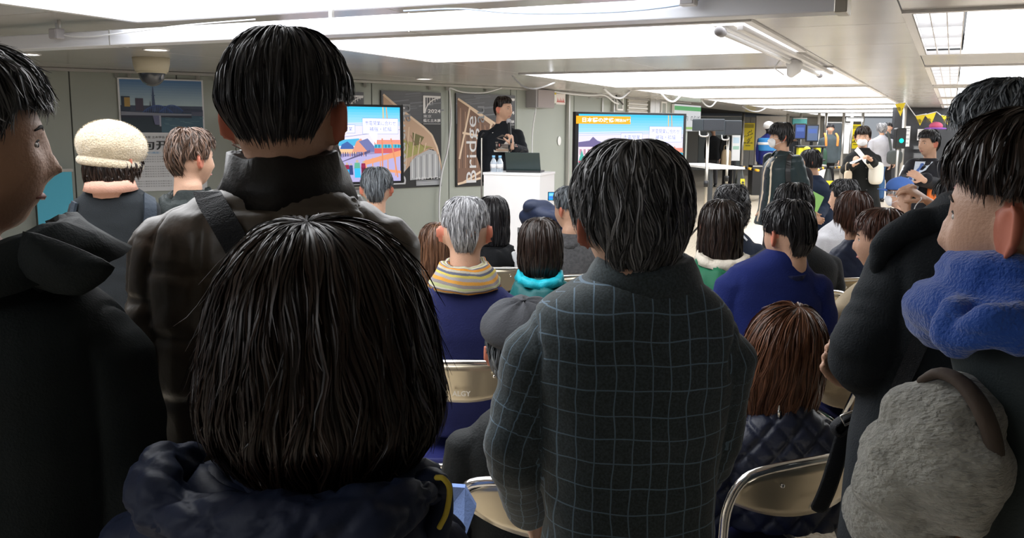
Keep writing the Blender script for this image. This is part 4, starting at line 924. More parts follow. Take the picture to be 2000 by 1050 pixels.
    ring(W(1256, 533, Y)+[0, -.006, 0], [(-.020, .080, .072, 0), (.012, .072, .068, 0), (.032, .070, .066, 0), (.030, .080, .076, 0), (.008, .092, .084, 0), (-.018, .104, .092, 0)], .6, 48, R, 'collar', m_p, plaidman['root'], None, .006, .001, cl=False)
    ring(W(1256, 512, Y)+[0, .0, 0], [(-.03, .064, .06, 0), (.010, .060, .058, 0), (.026, .061, .058, 0)], .4, 40, R, 'shirt_collar', mat('shirt_pale', (.70, .68, .74), .8), plaidman['root'], 'white shirt collar', .004, .0005)
    # man at the left edge
    Y = 1.22; m_l = cloth('canvas_black_green', (.0062, .0105, .0115), .75, bump=.2, bscale=300)
    tor = SL(Y, [(505, -60, 100, .070), (530, -110, 130, .080), (560, -170, 165, .09), (590, -210, 205, .100), (630, -235, 238, .112), (700, -240, 248, .125), (850, -230, 250, .128), (1050, -225, 250, .13), (1500, -230, 250, .13), (1650, -230, 250, .13)])
    leftman = person(label='man with grey-black hair in a black coat, cut by the left edge', H=W(-56, 290, Y), torso=tor, yaw=0, hyaw=-.95, neck=.17, jm=m_l, tm=cloth('trousers_black', (.012, .012, .014)), base='stand', vox=.007, jvox=.008, jname='coat',
        arms=[A3((-230, 670, Y), (-270, 1000, Y), (-240, 1350, Y+.05), r=(.06, .056, .045)), A3((200, 690, Y), (250, 960, Y), (250, 1350, Y+.02), r=(.068, .060, .05))],
        fold=.0045, fscale=6, hairm=HSP, seed=21, prof=SHORT, hk=dict(n=6500, wid=.0012, seg=6, zend=(-.08, .02, .05), lift=.008, wave=.06, tipf=.006, length=(.25, .55), crown=(0, -.03)))
    ring(W(20, 530, Y), [(-.03, .095, .085, 0), (.02, .085, .08, 0), (.05, .092, .085, 0), (.046, .108, .096, 0), (.02, .13, .11, 0), (-.015, .155, .12, 0)], .9, 48, np.array(Matrix.Rotation(-.25, 3, 'Y') @ Matrix.Rotation(.1, 3, 'X')), 'collar', m_l, leftman['root'], None, .010, .003)
    cp = [(45, 452), (110, 468), (170, 492), (224, 522), (204, 548), (160, 576), (105, 572), (40, 545)]; cc_ = W(110, 520, Y-.115); V_ = [cc_, cc_+[0, .028, 0]]+[W(x, y, Y-.095) for x, y in cp]+[W(x, y, Y-.088) for x, y in cp]; F_ = []
    for i in range(8): k = (i+1) % 8; F_ += [(0, 2+k, 2+i), (1, 10+i, 10+k), (2+i, 2+k, 10+k, 10+i)]
    o = plain('collar_point', [(np.array(V_), F_)], m_l, leftman['root'], smooth=False); bm = bmesh.new(); bm.from_mesh(o.data); bmesh.ops.subdivide_edges(bm, edges=bm.edges[:], cuts=3, use_grid_fill=True, smooth=.25); bm.to_mesh(o.data); bm.free(); o.data.polygons.foreach_set('use_smooth', np.ones(len(o.data.polygons), dtype=bool))
    # man with folded arms in the dark coat on the right
    Y = 1.75; m_r = cloth('cotton_black', (.010, .014, .018), .8, bump=.3, bscale=260)
    tor = SL(Y, [(375, 1850, 2010, .075), (400, 1828, 2040, .085), (425, 1790, 2060, .10), (455, 1745, 2085, .115), (500, 1715, 2100, .125), (580, 1705, 2110, .13), (700, 1700, 2110, .13), (850, 1665, 2100, .14), (1050, 1640, 2110, .15), (1400, 1630, 2120, .16)])
    rightman = person(label='man in a long black coat with folded arms and wavy dark grey hair, right', H=W(1966, 300, Y), torso=tor, hyaw=1.15, neck=.155, jm=m_r, tm=cloth('trousers_black', (.012, .012, .014)), base='stand', vox=.007, jvox=.008, jname='coat',
        arms=[A3((1775, 530, Y), (1682, 700, Y+.0), (1760, 735, Y+.28), r=(.080, .066, .05)), A3((2075, 520, Y), (2120, 700, Y), (1840, 730, Y+.28), r=(.062, .056, .045))],
        hands=[dict(Wp=W(1668, 742, Y+.14), d=W(1606, 690, Y+.10)-W(1668, 742, Y+.14), n=(.6, -.8, 0), side=1, sc=.95, curl=.35)],
        fold=.0035, fscale=6.5, hairm=HDG, seed=31, prof=SHORT, hk=dict(n=7000, wid=.0013, seg=7, zend=(-.08, .01, .05), lift=.013, wave=.16, tipf=.006, length=(.25, .6), clump=.7))
    # hood folded on his near shoulder
    me, co = cloth_mesh(None, [([W(1716, 540, Y-.02), W(1718, 486, Y-.035), W(1762, 452, Y-.045), W(1830, 430, Y-.06), W(1900, 430, Y-.09)], [.012, .022, .026, .028, .02])], .007, .005, 12, 3, smooth=3); bake('hood', me, co, m_r, rightman['root'])
    b = strap('shoulder_strap', rightman['tree'], [(1822, 600), (1800, 660), (1775, 720), (1745, 790)], .030, .004, MATS['webbing'], None); tg(b, 'black bag strap crossing the back of the long black coat', 'strap')
    # man with the blue scarf at the right edge
    Y = 1.15; m_v = cloth('vest_dark', (.040, .054, .058), .7, bump=.2, bscale=300)
    tor = SL(Y, [(600, 1900, 2150, .07), (640, 1880, 2200, .08), (675, 1862, 2260, .095), (710, 1870, 2320, .11), (760, 1885, 2360, .12), (850, 1905, 2380, .125), (1000, 1925, 2380, .13), (1400, 1915, 2380, .135), (1900, 1915, 2380, .13)])
    scarfman = person(label='man with a bright blue scarf and grey fleece sleeve, cut by the right edge', H=W(2006, 436, Y), torso=tor, hs=1.04, hyaw=.74, neck=.17, jm=m_v, tm=cloth('trousers_black', (.012, .012, .014)), base='stand', vox=.007, jvox=.009, jname='vest',
        arms=[A3((1960, 830, Y), (1950, 1000, Y), (1950, 1100, Y+.12), r=(.036, .035, .03)), A3((2340, 800, Y), (2380, 1100, Y), (2300, 1250, Y+.2))],
        hands=[dict(Wp=W(1835, 1060, Y-.02), d=W(1760, 1046, Y+.03)-W(1835, 1060, Y-.02), n=(0, 1, -.2), side=-1, sc=1, curl=.5)],
        fold=.004, hairm=HDB, seed=41, prof=SHORT, hk=dict(n=7500, wid=.0011, seg=7, zend=(-.07, .035, .05), ramp=(.7, 1.0), lift=.008, wave=.06, length=(.25, .7), clump=.5, jag=.04))
    s1 = [(W(1905, 830, Y-.02), .050), (W(1850, 822, Y-.04), .060), (W(1790, 822, Y-.03), .050), (W(1765, 850, Y-.02), .03)]
    s2 = [(W(1915, 900, Y-.04), .058), (W(1840, 905, Y-.05), .086), (W(1780, 945, Y-.04), .076), (W(1758, 1010, Y-.01), .062), (W(1775, 1090, Y+.03), .05)]
    me, co = cloth_mesh(None, [([q[0] for q in t_], [q[1] for q in t_]) for t_ in (s1, s2)], .006, .009, 14, 4, seam=False)
    bake('sleeve', me, co, mat('fleece_grey', (.40, .40, .36), .95, bump=.9, bscale=130, var=.22, vscale=60, sheen=.4, aniso=(.5, 1, 1.6)), scarfman['root'], 'grey fleece sleeve')
    plain('armhole_trim', [tube([W(1800, 742, Y-.03), W(1835, 728, Y-.05), W(1880, 748, Y-.075), W(1918, 800, Y-.10), W(1942, 870, Y-.11), W(1945, 940, Y-.11), W(1925, 1000, Y-.09), W(1900, 1050, Y-.08)], [.008, .012, .014, .015, .015, .014, .012, .01], 10, smooth=4, flat=.6)], mat('trim_brown', (.085, .062, .048), .75, bump=.2), scarfman['root'], 'brown armhole trim')
    m_s = cloth('wool_blue', (.018, .085, .40), .9, bump=.5, bscale=220, sheen=.5)
    c = W(2035, 625, Y); sc = []
    an = np.linspace(0, 2*PI, 22)
    sc.append(tube([c+[.118*math.cos(a), .112*math.sin(a), .010*math.sin(2*a)+.01] for a in an], [.044+.005*math.sin(3*a) for a in an], 16, cap=False))
    sc.append(tube([c+[.098*math.cos(a), .094*math.sin(a), .052+.008*math.sin(2*a+1)] for a in an], [.034+.004*math.sin(4*a) for a in an], 16, cap=False))
    sc.append(tube([W(1905, 590, Y-.05), W(1862, 612, Y-.07), W(1850, 650, Y-.08), W(1872, 672, Y-.09), W(1930, 640, Y-.12), W(1990, 640, Y-.13)], [.018, .022, .016, .02, .026, .03], 14, smooth=4, flat=.8))
    me, co, no = union(sc, .0055, 2); co = co+no*(.004*snoise(co*[1, 1, 2.4], 16, 3)+.003*snoise(co*[1, 1, 3], 22, 5))[:, None]; me.polygons.foreach_set('use_smooth', np.ones(len(me.polygons), dtype=bool)); bake('scarf', me, co, m_s, scarfman['root'], 'bright blue wool scarf')
front_people()
# ------------------------------------------------------------------ folding chairs
M_pad = mat('seat_blue', (.012, .016, .12), .55, bump=.1); M_back = mat('chair_back_metal', (.60, .53, .40), .3, metal=.85); M_rub = mat('rubber_foot', (.6, .58, .5), .6)
def make_chair():
    t = thing('folding_chair', 'x', 'chair', (0, 0, 0), 0)
    r = .0115
    def L_(P): return np.array(P, float)
    hoop = [(-.21, .20, .47), (-.215, -.02, .50), (-.222, -.185, .62), (-.222, -.215, .72), (-.195, -.232, .785), (-.13, -.247, .805), (0, -.258, .81), (.13, -.247, .805), (.195, -.232, .785), (.222, -.215, .72), (.222, -.185, .62), (.215, -.02, .50), (.21, .20, .47)]
    hoop = [(-.22, -.19, .60), (-.224, -.205, .70), (-.205, -.228, .775), (-.15, -.244, .802), (0, -.256, .81), (.15, -.244, .802), (.205, -.228, .775), (.224, -.205, .70), (.22, -.19, .60)]
    plain('back_frame', [tube(L_(hoop), r, 10, smooth=4)], M_chr, t)
    for s in (-1, 1):
        plain('leg', [tube([(s*.22, -.19, .61), (s*.215, -.06, .40), (s*.21, .17, .02)], r, 10)], M_chr, t)
        plain('leg', [tube([(s*.195, .17, .43), (s*.20, -.02, .28), (s*.205, -.24, .02)], r, 10)], M_chr, t)
        plain('foot_cap', [tube([(s*.21, .17, .0), (s*.21, .165, .035)], .0145, 10, cap=False)], M_rub, t); plain('foot_cap', [tube([(s*.205, -.242, .0), (s*.204, -.236, .035)], .0145, 10, cap=False)], M_rub, t)
    # curved back panel
    n, k = 18, 7; Vv = []
    for lay in (0, 1):
        for j in range(k):
            q = j/(k-1)
            for i in range(n+1):
                x = -.212+.424*i/n; e = abs(x)/.212; zt = .802-.05*e**4; zb = .665-(-.05)*e**2.2*1.0-.0; z = zb+(zt-zb)*q
                y = -.256+.045*e**2+(.01*(1-q)*2-.01)+(.004 if lay else 0)+.012*(1-q); Vv.append((x, y, z))
    Fq = []
    m_ = (n+1)*k
    for j in range(k-1):
        for i in range(n): a = j*(n+1)+i; Fq.append((a, a+n+1, a+n+2, a+1)); Fq.append(tuple(m_+q for q in (a, a+1, a+n+2, a+n+1)))
    rim = [i for i in range(n)]; 
    for i in range(n): Fq.append((i, i+1, m_+i+1, m_+i)); b = (k-1)*(n+1); Fq.append((b+i+1, b+i, m_+b+i, m_+b+i+1))
    for j in range(k-1): a = j*(n+1); Fq.append((a+n+1, a, m_+a, m_+a+n+1)); a += n; Fq.append((a, a+n+1, m_+a+n+1, m_+a))
    bp_ = lobj('backrest', mesh_np('backrest', Vv, faces=Fq), M_back, t)
    for s in (-1, 1): plain('screw', [tube([(s*.11, -.262, .765), (s*.11, -.255, .765)], .006, 8)], M_chr, bp_)
    A = Art(.09, .02); A.text('ALGY', .5, .5, .9, (.75, .72, .65), bold=.02); lobj_ = A.build('stamped_letters', PRINT, bp_, (0, -.2625, .705))
    bm = bmesh.new(); box(bm, (0, 0, .438), (.40, .38, .022), bev=.009); lobj('seat_pad', bm, M_pad, t, smooth=False)
    plain('seat_frame', [tube([(-.205, -.185, .425), (-.208, .17, .425), (-.17, .205, .425), (.17, .205, .425), (.208, .17, .425), (.205, -.185, .425), (-.205, -.195, .425)], .0105, 8)], M_chr, t)
    plain('crossbar', [tube([(-.212, .12, .11), (.212, .12, .11)], .008, 8)], M_chr, t); plain('crossbar', [tube([(-.20, -.19, .10), (.20, -.19, .10)], .008, 8)], M_chr, t)
    return t
chair0 = make_chair(); chair_used = [False]
def copy_tree(o, parent=None):
    c = o.copy(); COL.objects.link(c)
    if parent is not None: c.parent = parent
    for ch in list(o.children): copy_tree(ch, c)
    return c
def chair(x, y, rz, label, z=0):
    t = chair0 if not chair_used[0] else copy_tree(chair0); chair_used[0] = True
    t.location = (x, y, z); t.rotation_euler = (0, 0, rz); t['label'] = label; t['category'] = 'chair'; t['group'] = 'folding chairs of the audience'; return t

# ------------------------------------------------------------------ the seated audience
HCH = hairmat('hair_chestnut_light', (.045, .018, .010), (.20, .085, .045), mix=.5, spec=.25)
def seated(label, cx, cy, Y, col=None, jm=None, hm=HB, prof=SHORT, yaw=0, hyaw=None, hp=0, hr=0, ch=True, chl=None, chyaw=None, hk=None, chy=.0, chx=0, **k):
    H = W(cx, cy, Y); jm = jm or col
    k.setdefault('sw', .20); k.setdefault('tm', cloth('trousers_charcoal2', (.02, .022, .03)))
    p = person(label=label, H=H, yaw=yaw, hyaw=hyaw, hp=hp, hr=hr, jm=jm, hairm=hm, prof=prof, hk=hk, base='sit', **k)
    if ch:
        B = p['B']; c = np.array([p['tor'][-1][1], p['tor'][-1][2], 0])+p['bl']((0, .02, 0)); chair(c[0]+chx, c[1]+chy, yaw if chyaw is None else chyaw, chl)
    return p
bobk = dict(zend=(-.145, -.13, .04, -.09), lift=.006, wave=.04, length=(.4, .9), n=2200)
# 9 grey-haired man with a striped scarf
g = seated('grey-haired man in a navy sweater with a striped scarf, seated left of centre', 909, 454, 3.28, cloth('knit_navy', (.014, .018, .085), .9), hm=HGR, hk=dict(n=5000, wid=.0012, seg=4, zend=(-.07, .02, .06), ramp=(.5, .8), lift=.004, length=(.12, .3), tipf=.003, jag=.03), vox=.009, jvox=.010, sw=.215, chl='folding chair with the grey-haired man in the navy sweater', prof=[(.128, 0, 0, 0), (.123, .040, .048, .04), (.108, .064, .074, .066), (.08, .078, .092, .085), (.04, .083, .100, .095), (0, .083, .103, .093), (-.03, .078, .098, .09), (-.06, .068, .084, .08), (-.08, .058, .070, .07)], tm=cloth('denim_blue', (.035, .09, .19), .8), neck=.15, fold=.003, chx=.0, chy=-.02, ear=True, hs=1.0)
m_sc = stripes('knit_stripes', [(.16, .15, .17), (.60, .25, .03), (.42, .38, .30), (.10, .11, .16), (.55, .45, .10), (.36, .33, .33), (.62, .30, .05), (.25, .22, .22), (.40, .42, .20), (.5, .46, .4)], 5.2)
N_ = g['N']
ring(N_+[0, .0, .0], [(-.035, .068, .066, 0), (.025, .066, .064, 0), (.05, .070, .070, 0), (.048, .086, .084, 0), (.02, .104, .096, 0), (-.02, .126, .108, 0), (-.035, .132, .112, 0)], 0, 48, np.array(Matrix.Rotation(.14, 3, 'X')), 'scarf', m_sc, g['root'], 'orange, grey and yellow striped scarf', .012, .004, cl=True)
# teal hooded woman
g = seated('woman with a smooth dark brown bob and a teal jacket with turquoise hood lining', 1055, 482, 4.2, cloth('nylon_teal', (.008, .095, .10), .5, bump=.1, sheen=0), hm=HDB, prof=BOB, hk=dict(bobk, n=3000, wid=.0018), sw=.20, chl='folding chair of the woman in the teal jacket', vox=.01, jvox=.010)
def hoodfold(p, m, m2=None, sc=1.0, seed=1, label=None):
    R = p['B']@np.array(Matrix.Rotation(.25, 3, 'X'))
    ring(p['N']+p['bl']((0, -.02, -.02)), np.array([(-.03, .085, .08, 0), (.01, .085, .082, 0), (.032, .10, .095, 0), (.02, .118, .11, -.004), (-.02, .132, .125, -.014), (-.06, .135, .135, -.018), (-.10, .110, .122, -.01)])*[sc, sc, sc, sc], 1.0, 48, R, 'hood', m, p['root'], label, .012, .006, seed)
    if m2: ring(p['N']+p['bl']((0, -.015, .012)), np.array([(-.03, .078, .072, 0), (.010, .080, .076, 0), (.034, .090, .086, 0), (.026, .104, .10, -.003), (.0, .112, .106, -.006)])*[sc, sc, sc, sc], .9, 44, R, 'hood_lining', m2, p['root'], 'bright lining of the hood' if not label else None, .008, .005, seed+4)
hoodfold(g, MATS['nylon_teal'], cloth('lining_turquoise', (.01, .38, .48), .5, sheen=0))
# woman with straight black hair, black hoodie
g = seated('woman with straight black hair and a black hooded top, in front of the lectern', 962, 427, 5.4, cloth('cotton_black2', (.006, .007, .009)), prof=LONG[:7], hk=dict(bobk, zend=(-.17, -.15, .04, -.10)), sw=.175, chl='folding chair of the woman in the black hooded top'); hoodfold(g, MATS['cotton_black2'])
plain('hood_stripe', [tube([g['N']+g['bl']((.125, -.08, -.03)), g['N']+g['bl']((.15, -.07, -.11)), g['N']+g['bl']((.145, -.09, -.17))], [.014, .02, .012], 8, flat=.4)], mat('fabric_white', (.8, .82, .84), .8), g['root'], 'white stripe on the shoulder')
# brown hair woman hidden behind the grey-haired man
seated('woman with long light brown hair, mostly hidden left of the grey-haired man', 856, 486, 4.6, cloth('coat_olive', (.03, .035, .03)), hm=HBR, prof=LONG, hk=dict(bobk, zend=(-.20, -.16, .04, -.1)), sw=.17, chl='folding chair of the woman with long light brown hair')
# grey hair before the left television
g = seated('dark grey-haired man just below the left television', 736, 371, 5.4, cloth('jacket_steel', (.10, .13, .15)), hm=HDG, hk=dict(n=2500, wid=.0016, seg=5, zend=(-.07, .01, .055), ramp=(.5, .85), length=(.2, .4)), sw=.19, chl='folding chair of the man below the left television')
# grey suit listener
g = seated('man in a grey tweed jacket seen half from behind, left of the plaid jacket man', 1112, 410, 5.2, cloth('tweed_grey', (.10, .10, .105), .95, bump=.5, bscale=120, var=.25, vscale=60), hm=HDG, yaw=.12, hyaw=.8, hk=dict(n=2000, zend=(-.07, .01, .055), ramp=(.5, .9), length=(.2, .4)), sw=.20, chl='folding chair under the man in the grey tweed jacket', chyaw=.05, chy=-.05, chx=.06); collar(g, MATS['tweed_grey'])
# green hooded woman
g = seated('woman with long dark hair over a green jacket with pale hood lining', 1407, 446, 4.25, cloth('nylon_green', (.018, .15, .075), .6, bump=.1, sheen=0), hm=HDB, prof=LONG, hk=dict(bobk, n=3200, wid=.0017, zend=(-.23, -.27, .04, -.25), wave=.08, tipf=.006), sw=.20, chl='folding chair of the woman in the green jacket', vox=.010, jvox=.010)
hoodfold(g, MATS['nylon_green'], mat('lining_cream', (.74, .68, .58), .9, bump=.4, bscale=80), 1.12, 3)
# curly black hair
g = seated('woman with curly black hair, pink collar and navy top', 1428, 403, 5.8, cloth('knit_navy_dark', (.012, .018, .035)), hm=HB, prof=BOB, hk=dict(n=3000, wid=.0018, wave=.35, lift=.016, clump=.9, tipf=.012, zend=(-.13, -.12, .05, -.1)), sw=.185, chl='folding chair of the woman with curly black hair'); collar(g, cloth('collar_pink', (.55, .06, .16)), fold=False, h=.05)
st = strap('bag_strap', g['tree'], [(1430, 440), (1445, 455), (1458, 470)], .014, .004, mat('strap_white', (.6, .62, .66), .6), None); tg(st, 'thin pale bag strap over the navy top of the curly-haired woman', 'strap')
# navy sweater man right of centre
Y = 3.45
tor = SL(Y, [(486, 1502, 1568, .062), (502, 1475, 1572, .075), (520, 1430, 1580, .09), (545, 1412, 1600, .11), (580, 1408, 1608, .125), (640, 1415, 1600, .135), (720, 1425, 1590, .14), (820, 1430, 1590, .145)])
g = seated('man in a royal navy sweater with folded arms, seated right of centre', 1537, 460, Y, cloth('knit_royal', (.006, .014, .105), .9), hm=HB, hyaw=.55, torso=tor, sw=.22, yaw=.1, neck=.15, vox=.009, jvox=.010, fold=.003, prof=SHORT, hk=dict(n=4500, wid=.0014, seg=5, lift=.007, length=(.2, .45), zend=(-.075, .01, .05), ramp=(.6, .95)), chl='folding chair of the man in the royal navy sweater', chx=-.17, chyaw=.1,
    arms=[A3((1438, 560, Y), (1412, 640, Y), (1440, 650, Y+.25), r=(.085, .062, .05)), A3((1582, 560, Y), (1600, 630, Y), (1540, 650, Y+.25), r=(.085, .066, .05))])
collar(g, cloth('polo_navy', (.010, .014, .055)), h=.05, fold=False)
# dark man behind him
g = seated('man with full dark hair in a black round-shouldered sweater behind the royal navy sweater', 1548, 409, 4.7, MATS['cotton_black2'], hm=HB, hyaw=.4, yaw=.1, sw=.235, hk=dict(n=3000, lift=.008, zend=(-.09, .0, .05), length=(.25, .5)), chl='folding chair of the man in the black round-shouldered sweater')
# short bob woman in navy quilt
g = seated('woman with a short reddish brown bob and navy quilted jacket', 1666, 420, 5.1, MATS['nylon_navy'], hm=HCB, prof=BOB, hk=dict(bobk, zend=(-.09, -.05, .04, -.04), n=3000, wid=.0015), sw=.185, hyaw=.2, quilt=('diamond', .08, .09, .004, .009), jvox=.010, vox=.010, chl='folding chair of the woman with the short reddish brown bob')
# dark hair man in white
g = seated('man with short dark hair and a pale grey shirt, looking left', 1647, 388, 6.3, cloth('shirt_grey', (.52, .52, .55)), hm=HB, hyaw=.9, yaw=.3, hk=dict(n=1800, zend=(-.07, .01, .055), ramp=(.5, .85), length=(.15, .35)), chl='folding chair of the man in the pale grey shirt')
# beige coat woman, face in profile
Y = 3.65
g = seated('woman with brown hair in profile and a beige coat, beside the long black coat', 1718, 472, Y, cloth('coat_beige', (.52, .43, .30), .8, bump=.2), hm=HCB, prof=BOB, hyaw=1.05, yaw=.15, sw=.205, drop=.085, vox=.009, jvox=.011, hk=dict(bobk, n=2800, wid=.0017, zend=(-.10, .015, .05, .02)), chl='folding chair of the woman in the beige coat', chx=.05, bottom=.50, flare=.03); collar(g, MATS['coat_beige'])
# brown-haired woman with tilted head, near right
Y = 2.5
g = seated('woman with long chestnut hair, head tilted, in a navy diamond-quilted jacket', 1532, 692, Y, cloth('nylon_ink', (.014, .018, .036), .42, bump=.15, bscale=60, sheen=0), hm=HCH, prof=[(.138, 0, 0, 0), (.134, .032, .042, .04), (.120, .060, .070, .066), (.095, .084, .096, .088), (.05, .100, .114, .10), (-.0, .108, .118, .10), (-.06, .112, .116, .095), (-.12, .110, .108, .08), (-.17, .098, .095, .06), (-.21, .085, .085, .05)], hr=.16, hp=.12, hyaw=-.25, yaw=.05, neck=.14, sw=.205, vox=.008, jvox=.0075, quilt=('diamond', .075, .085, .009, .008), fold=.003,
    hk=dict(n=7500, wid=.0014, seg=9, zend=(-.20, -.20, .03, -.19), lift=.008, wave=.045, tipf=.008, length=(.35, .9), clump=.5, part=.006, crown=(.01, .02)), chl='folding chair with its metal back towards the viewer, right foreground', chyaw=.42, chx=-.13, chy=-.17)
for x, y in ((1520, 792), (1548, 786)):
    h_ = hit(g['tree'], x, y, .006)
    if h_: a = h_[0]+[0, -.004, .03]; b = h_[0]+[.002, -.006, -.012]; cdn = plain('hood_cord', [tube([a+[0, .03, .02], a, b], .0026, 6)], mat('cord_white', (.75, .75, .75), .6), g['root']); plain('cord_end', [tube([b, b-[0, 0, .018]], .0045, 8)], M_chr, cdn)
# flat cap man
Y = 2.35
g = seated('man in a grey flat cap and black jacket, hunched beside the checked jacket', 1022, 690, Y, cloth('jacket_black', (.004, .006, .007), .7), hm=HDG, neck=.135, sw=.175, drop=.06, ch=False, hyaw=-.1, hp=.05, vox=.009, jvox=.010, hk=dict(n=1500, zend=(-.06, .0, .03), hat=.05, length=(.15, .3)))
chair(W(1105, 985, 2.0)[0], 2.2, -.12, 'folding chair of the man in the grey flat cap, mostly hidden by the checked jacket')
H, R_ = g['H'], g['hR']
v, f = ellipsoid((0, 0, 0), (1, 1, 1), su=32, sv=20); v = v*[.112, .132, .070]; v[:, 2] = np.where(v[:, 2] < 0, v[:, 2]*.75, v[:, 2]); v[:, 2] += .004*np.sin(np.arctan2(v[:, 1], v[:, 0])*8)*(v[:, 2] > 0); v += [0, .005, .075]
R2 = R_@np.array(Matrix.Rotation(.12, 3, 'X'))
cap_o = plain('flat_cap', [(v@R2.T+H, f), tube([R2@np.array([.07*math.sin(a), .085+.06*math.cos(a), .045]) + H for a in np.linspace(-1.2, 1.2, 9)], .008, 8)], cloth('cap_grey', (.055, .058, .066), .9), None); tag(cap_o, 'grey flat cap worn by the hunched man beside the checked jacket', 'cap')
plain('button', [ellipsoid(R2@np.array([0, .005, .146])+H, (.008, .008, .004))], MATS['cap_grey'], cap_o)
# blue cap man
Y = 7.6
g = seated('man in a blue baseball cap, white mask and pale blue shirt, looking left', 1757, 380, Y, cloth('shirt_blue', (.30, .42, .70)), hm=HGR, hyaw=1.25, yaw=.5, mask=True, hk=dict(n=900, zend=(-.05, -.01, .02), hat=.03, length=(.1, .3)), chl='folding chair of the man in the blue baseball cap')
def baseball(g, m, label):
    H, R_ = g['H'], g['hR']; v, f = ellipsoid((0, 0, 0), (.092, .112, .085), su=24, sv=16); v[:, 2] = np.where(v[:, 2] < -.02, -.02, v[:, 2]); c = plain('baseball_cap', [((v+[0, 0, .062])@R_.T+H, f)], m, None); tag(c, label, 'cap')
    br = [(np.array([x, .10+.075*(1-(x/.072)**2)*q, .050-.012*(x/.07)**2-.004*q])) for q in (0, .5, 1) for x in np.linspace(-.07, .07, 9)]; br = np.array(br); B2 = np.vstack([br, br-[0, 0, .005]]); F_ = []
    for j in range(2):
        for i in range(8): a = j*9+i; F_ += [(a, a+1, a+10, a+9), (27+a, 27+a+9, 27+a+10, 27+a+1)]
    for i in range(8): F_ += [(18+i, 18+i+1, 45+i+1, 45+i), (i, 27+i, 27+i+1, i+1)]
    plain('brim', [(B2@R_.T+H, F_)], m, c); plain('button', [ellipsoid(R_@np.array([0, 0, .149])+H, (.007, .007, .004))], m, c); return c
baseball(g, cloth('cap_blue', (.05, .12, .36), .8), 'blue baseball cap with its brim pointing left')
# ------------------------------------------------------------------ lectern and speaker
ls = thing('stage_platform', 'low black stage platform under the lectern and the speaker', 'platform', (-.05, 9.35, 0), -.30)
bxo('platform_deck', (0, 0, .19), (2.2, 1.6, .04), mat('stage_black', (.02, .02, .022), .7), ls, bev=.004)
for x in (-1.05, 1.05):
    for y in (-.75, .75): bxo('leg', (x, y, .085), (.06, .06, .17), M_blk, ls)
Y = 8.75
a = W(945, 336, Y); ztop = a[2]
yawL = -math.radians(20); dr = np.array([math.cos(yawL), math.sin(yawL), 0]); db = np.array([-math.sin(yawL), math.cos(yawL), 0])
cx = a+dr*.28+db*.22
le = thing('lectern', 'plain white box lectern in front of the speaker', 'lectern', (cx[0], cx[1], .21), yawL); hL = ztop-.21
M_lec = mat('lectern_white', (.86, .86, .88), .45)
bxo('front_panel', (0, -.215, hL/2), (.56, .02, hL), M_lec, le, bev=.002)
for s in (-1, 1): bxo('side_panel', (s*.27, .01, hL/2), (.02, .43, hL), M_lec, le, bev=.002)
bxo('top', (0, .0, hL-.012), (.575, .46, .024), M_lec, le, bev=.003); bxo('shelf', (0, .02, hL*.55), (.52, .40, .02), M_lec, le)
def onL(x, y): return cx+dr*x+db*y+np.array([0, 0, 0])
M_pet = mat('clear_plastic', (.75, .85, .95), .08, trans=.6); 
for i, (x, lb) in enumerate(((-.22, 'left'), (-.155, 'right'))):
    p = onL(x, -.12); p[2] = ztop; t = thing('water_bottle', lb+' one of two small water bottles with pale blue caps on the lectern', 'bottle', p, 0, 'water bottles on the lectern')
    plain('bottle_body', [tube([p, p+[0, 0, .005], p+[0, 0, .09], p+[0, 0, .125], p+[0, 0, .135]], [.029, .031, .031, .014, .012], 16, cap=False)], M_pet, t); plain('label_band', [tube([p+[0, 0, .035], p+[0, 0, .075]], .0318, 16, cap=False)], M_white, t)
    plain('cap', [tube([p+[0, 0, .133], p+[0, 0, .155]], .0155, 14, cap=False)], mat('cap_pale_blue', (.25, .55, .85), .4), t)
p = onL(.06, .0); p[2] = ztop; t = thing('laptop', 'dark laptop open on the lectern', 'laptop', p, yawL+math.radians(8))
bxo('keyboard_base', (0, .0, .009), (.33, .23, .016), M_blk, t, bev=.004); bxo('lid', (0, -.125, .095), (.33, .010, .20), mat('laptop_lid', (.03, .05, .05), .35), t, bev=.004, rot=Matrix.Rotation(.42, 4, 'X')); plain('hinge', [tube([local(t, [p])[0]*0+np.array([0, 0, 0])+p-dr*.1+[0, 0, .016], p+dr*.1+[0, 0, .016]], .006, 8)], M_blk, t)
p = onL(-.44, .12); p[2] = .21; t = thing('microphone_stand', 'thin black microphone stand left of the lectern', 'stand', p)
zt = W(941, 268, Y+.3)[2]; plain('pole', [tube([p+[0, 0, .02], p+[0, 0, zt-.21]], .008, 8)], M_steel, t); plain('base', [tube([p, p+[0, 0, .02]], .11, 20, cap=False)], M_blk, t); plain('clip', [tube([p+[0, 0, zt-.21], p+[.02, -.03, zt-.17]], .012, 8)], M_blk, t)
Y = 9.3; M_sp = cloth('cotton_black3', (.008, .010, .014), .85)
H = W(984, 214, Y); hR = None
wr = W(993, 274, Y-.33)
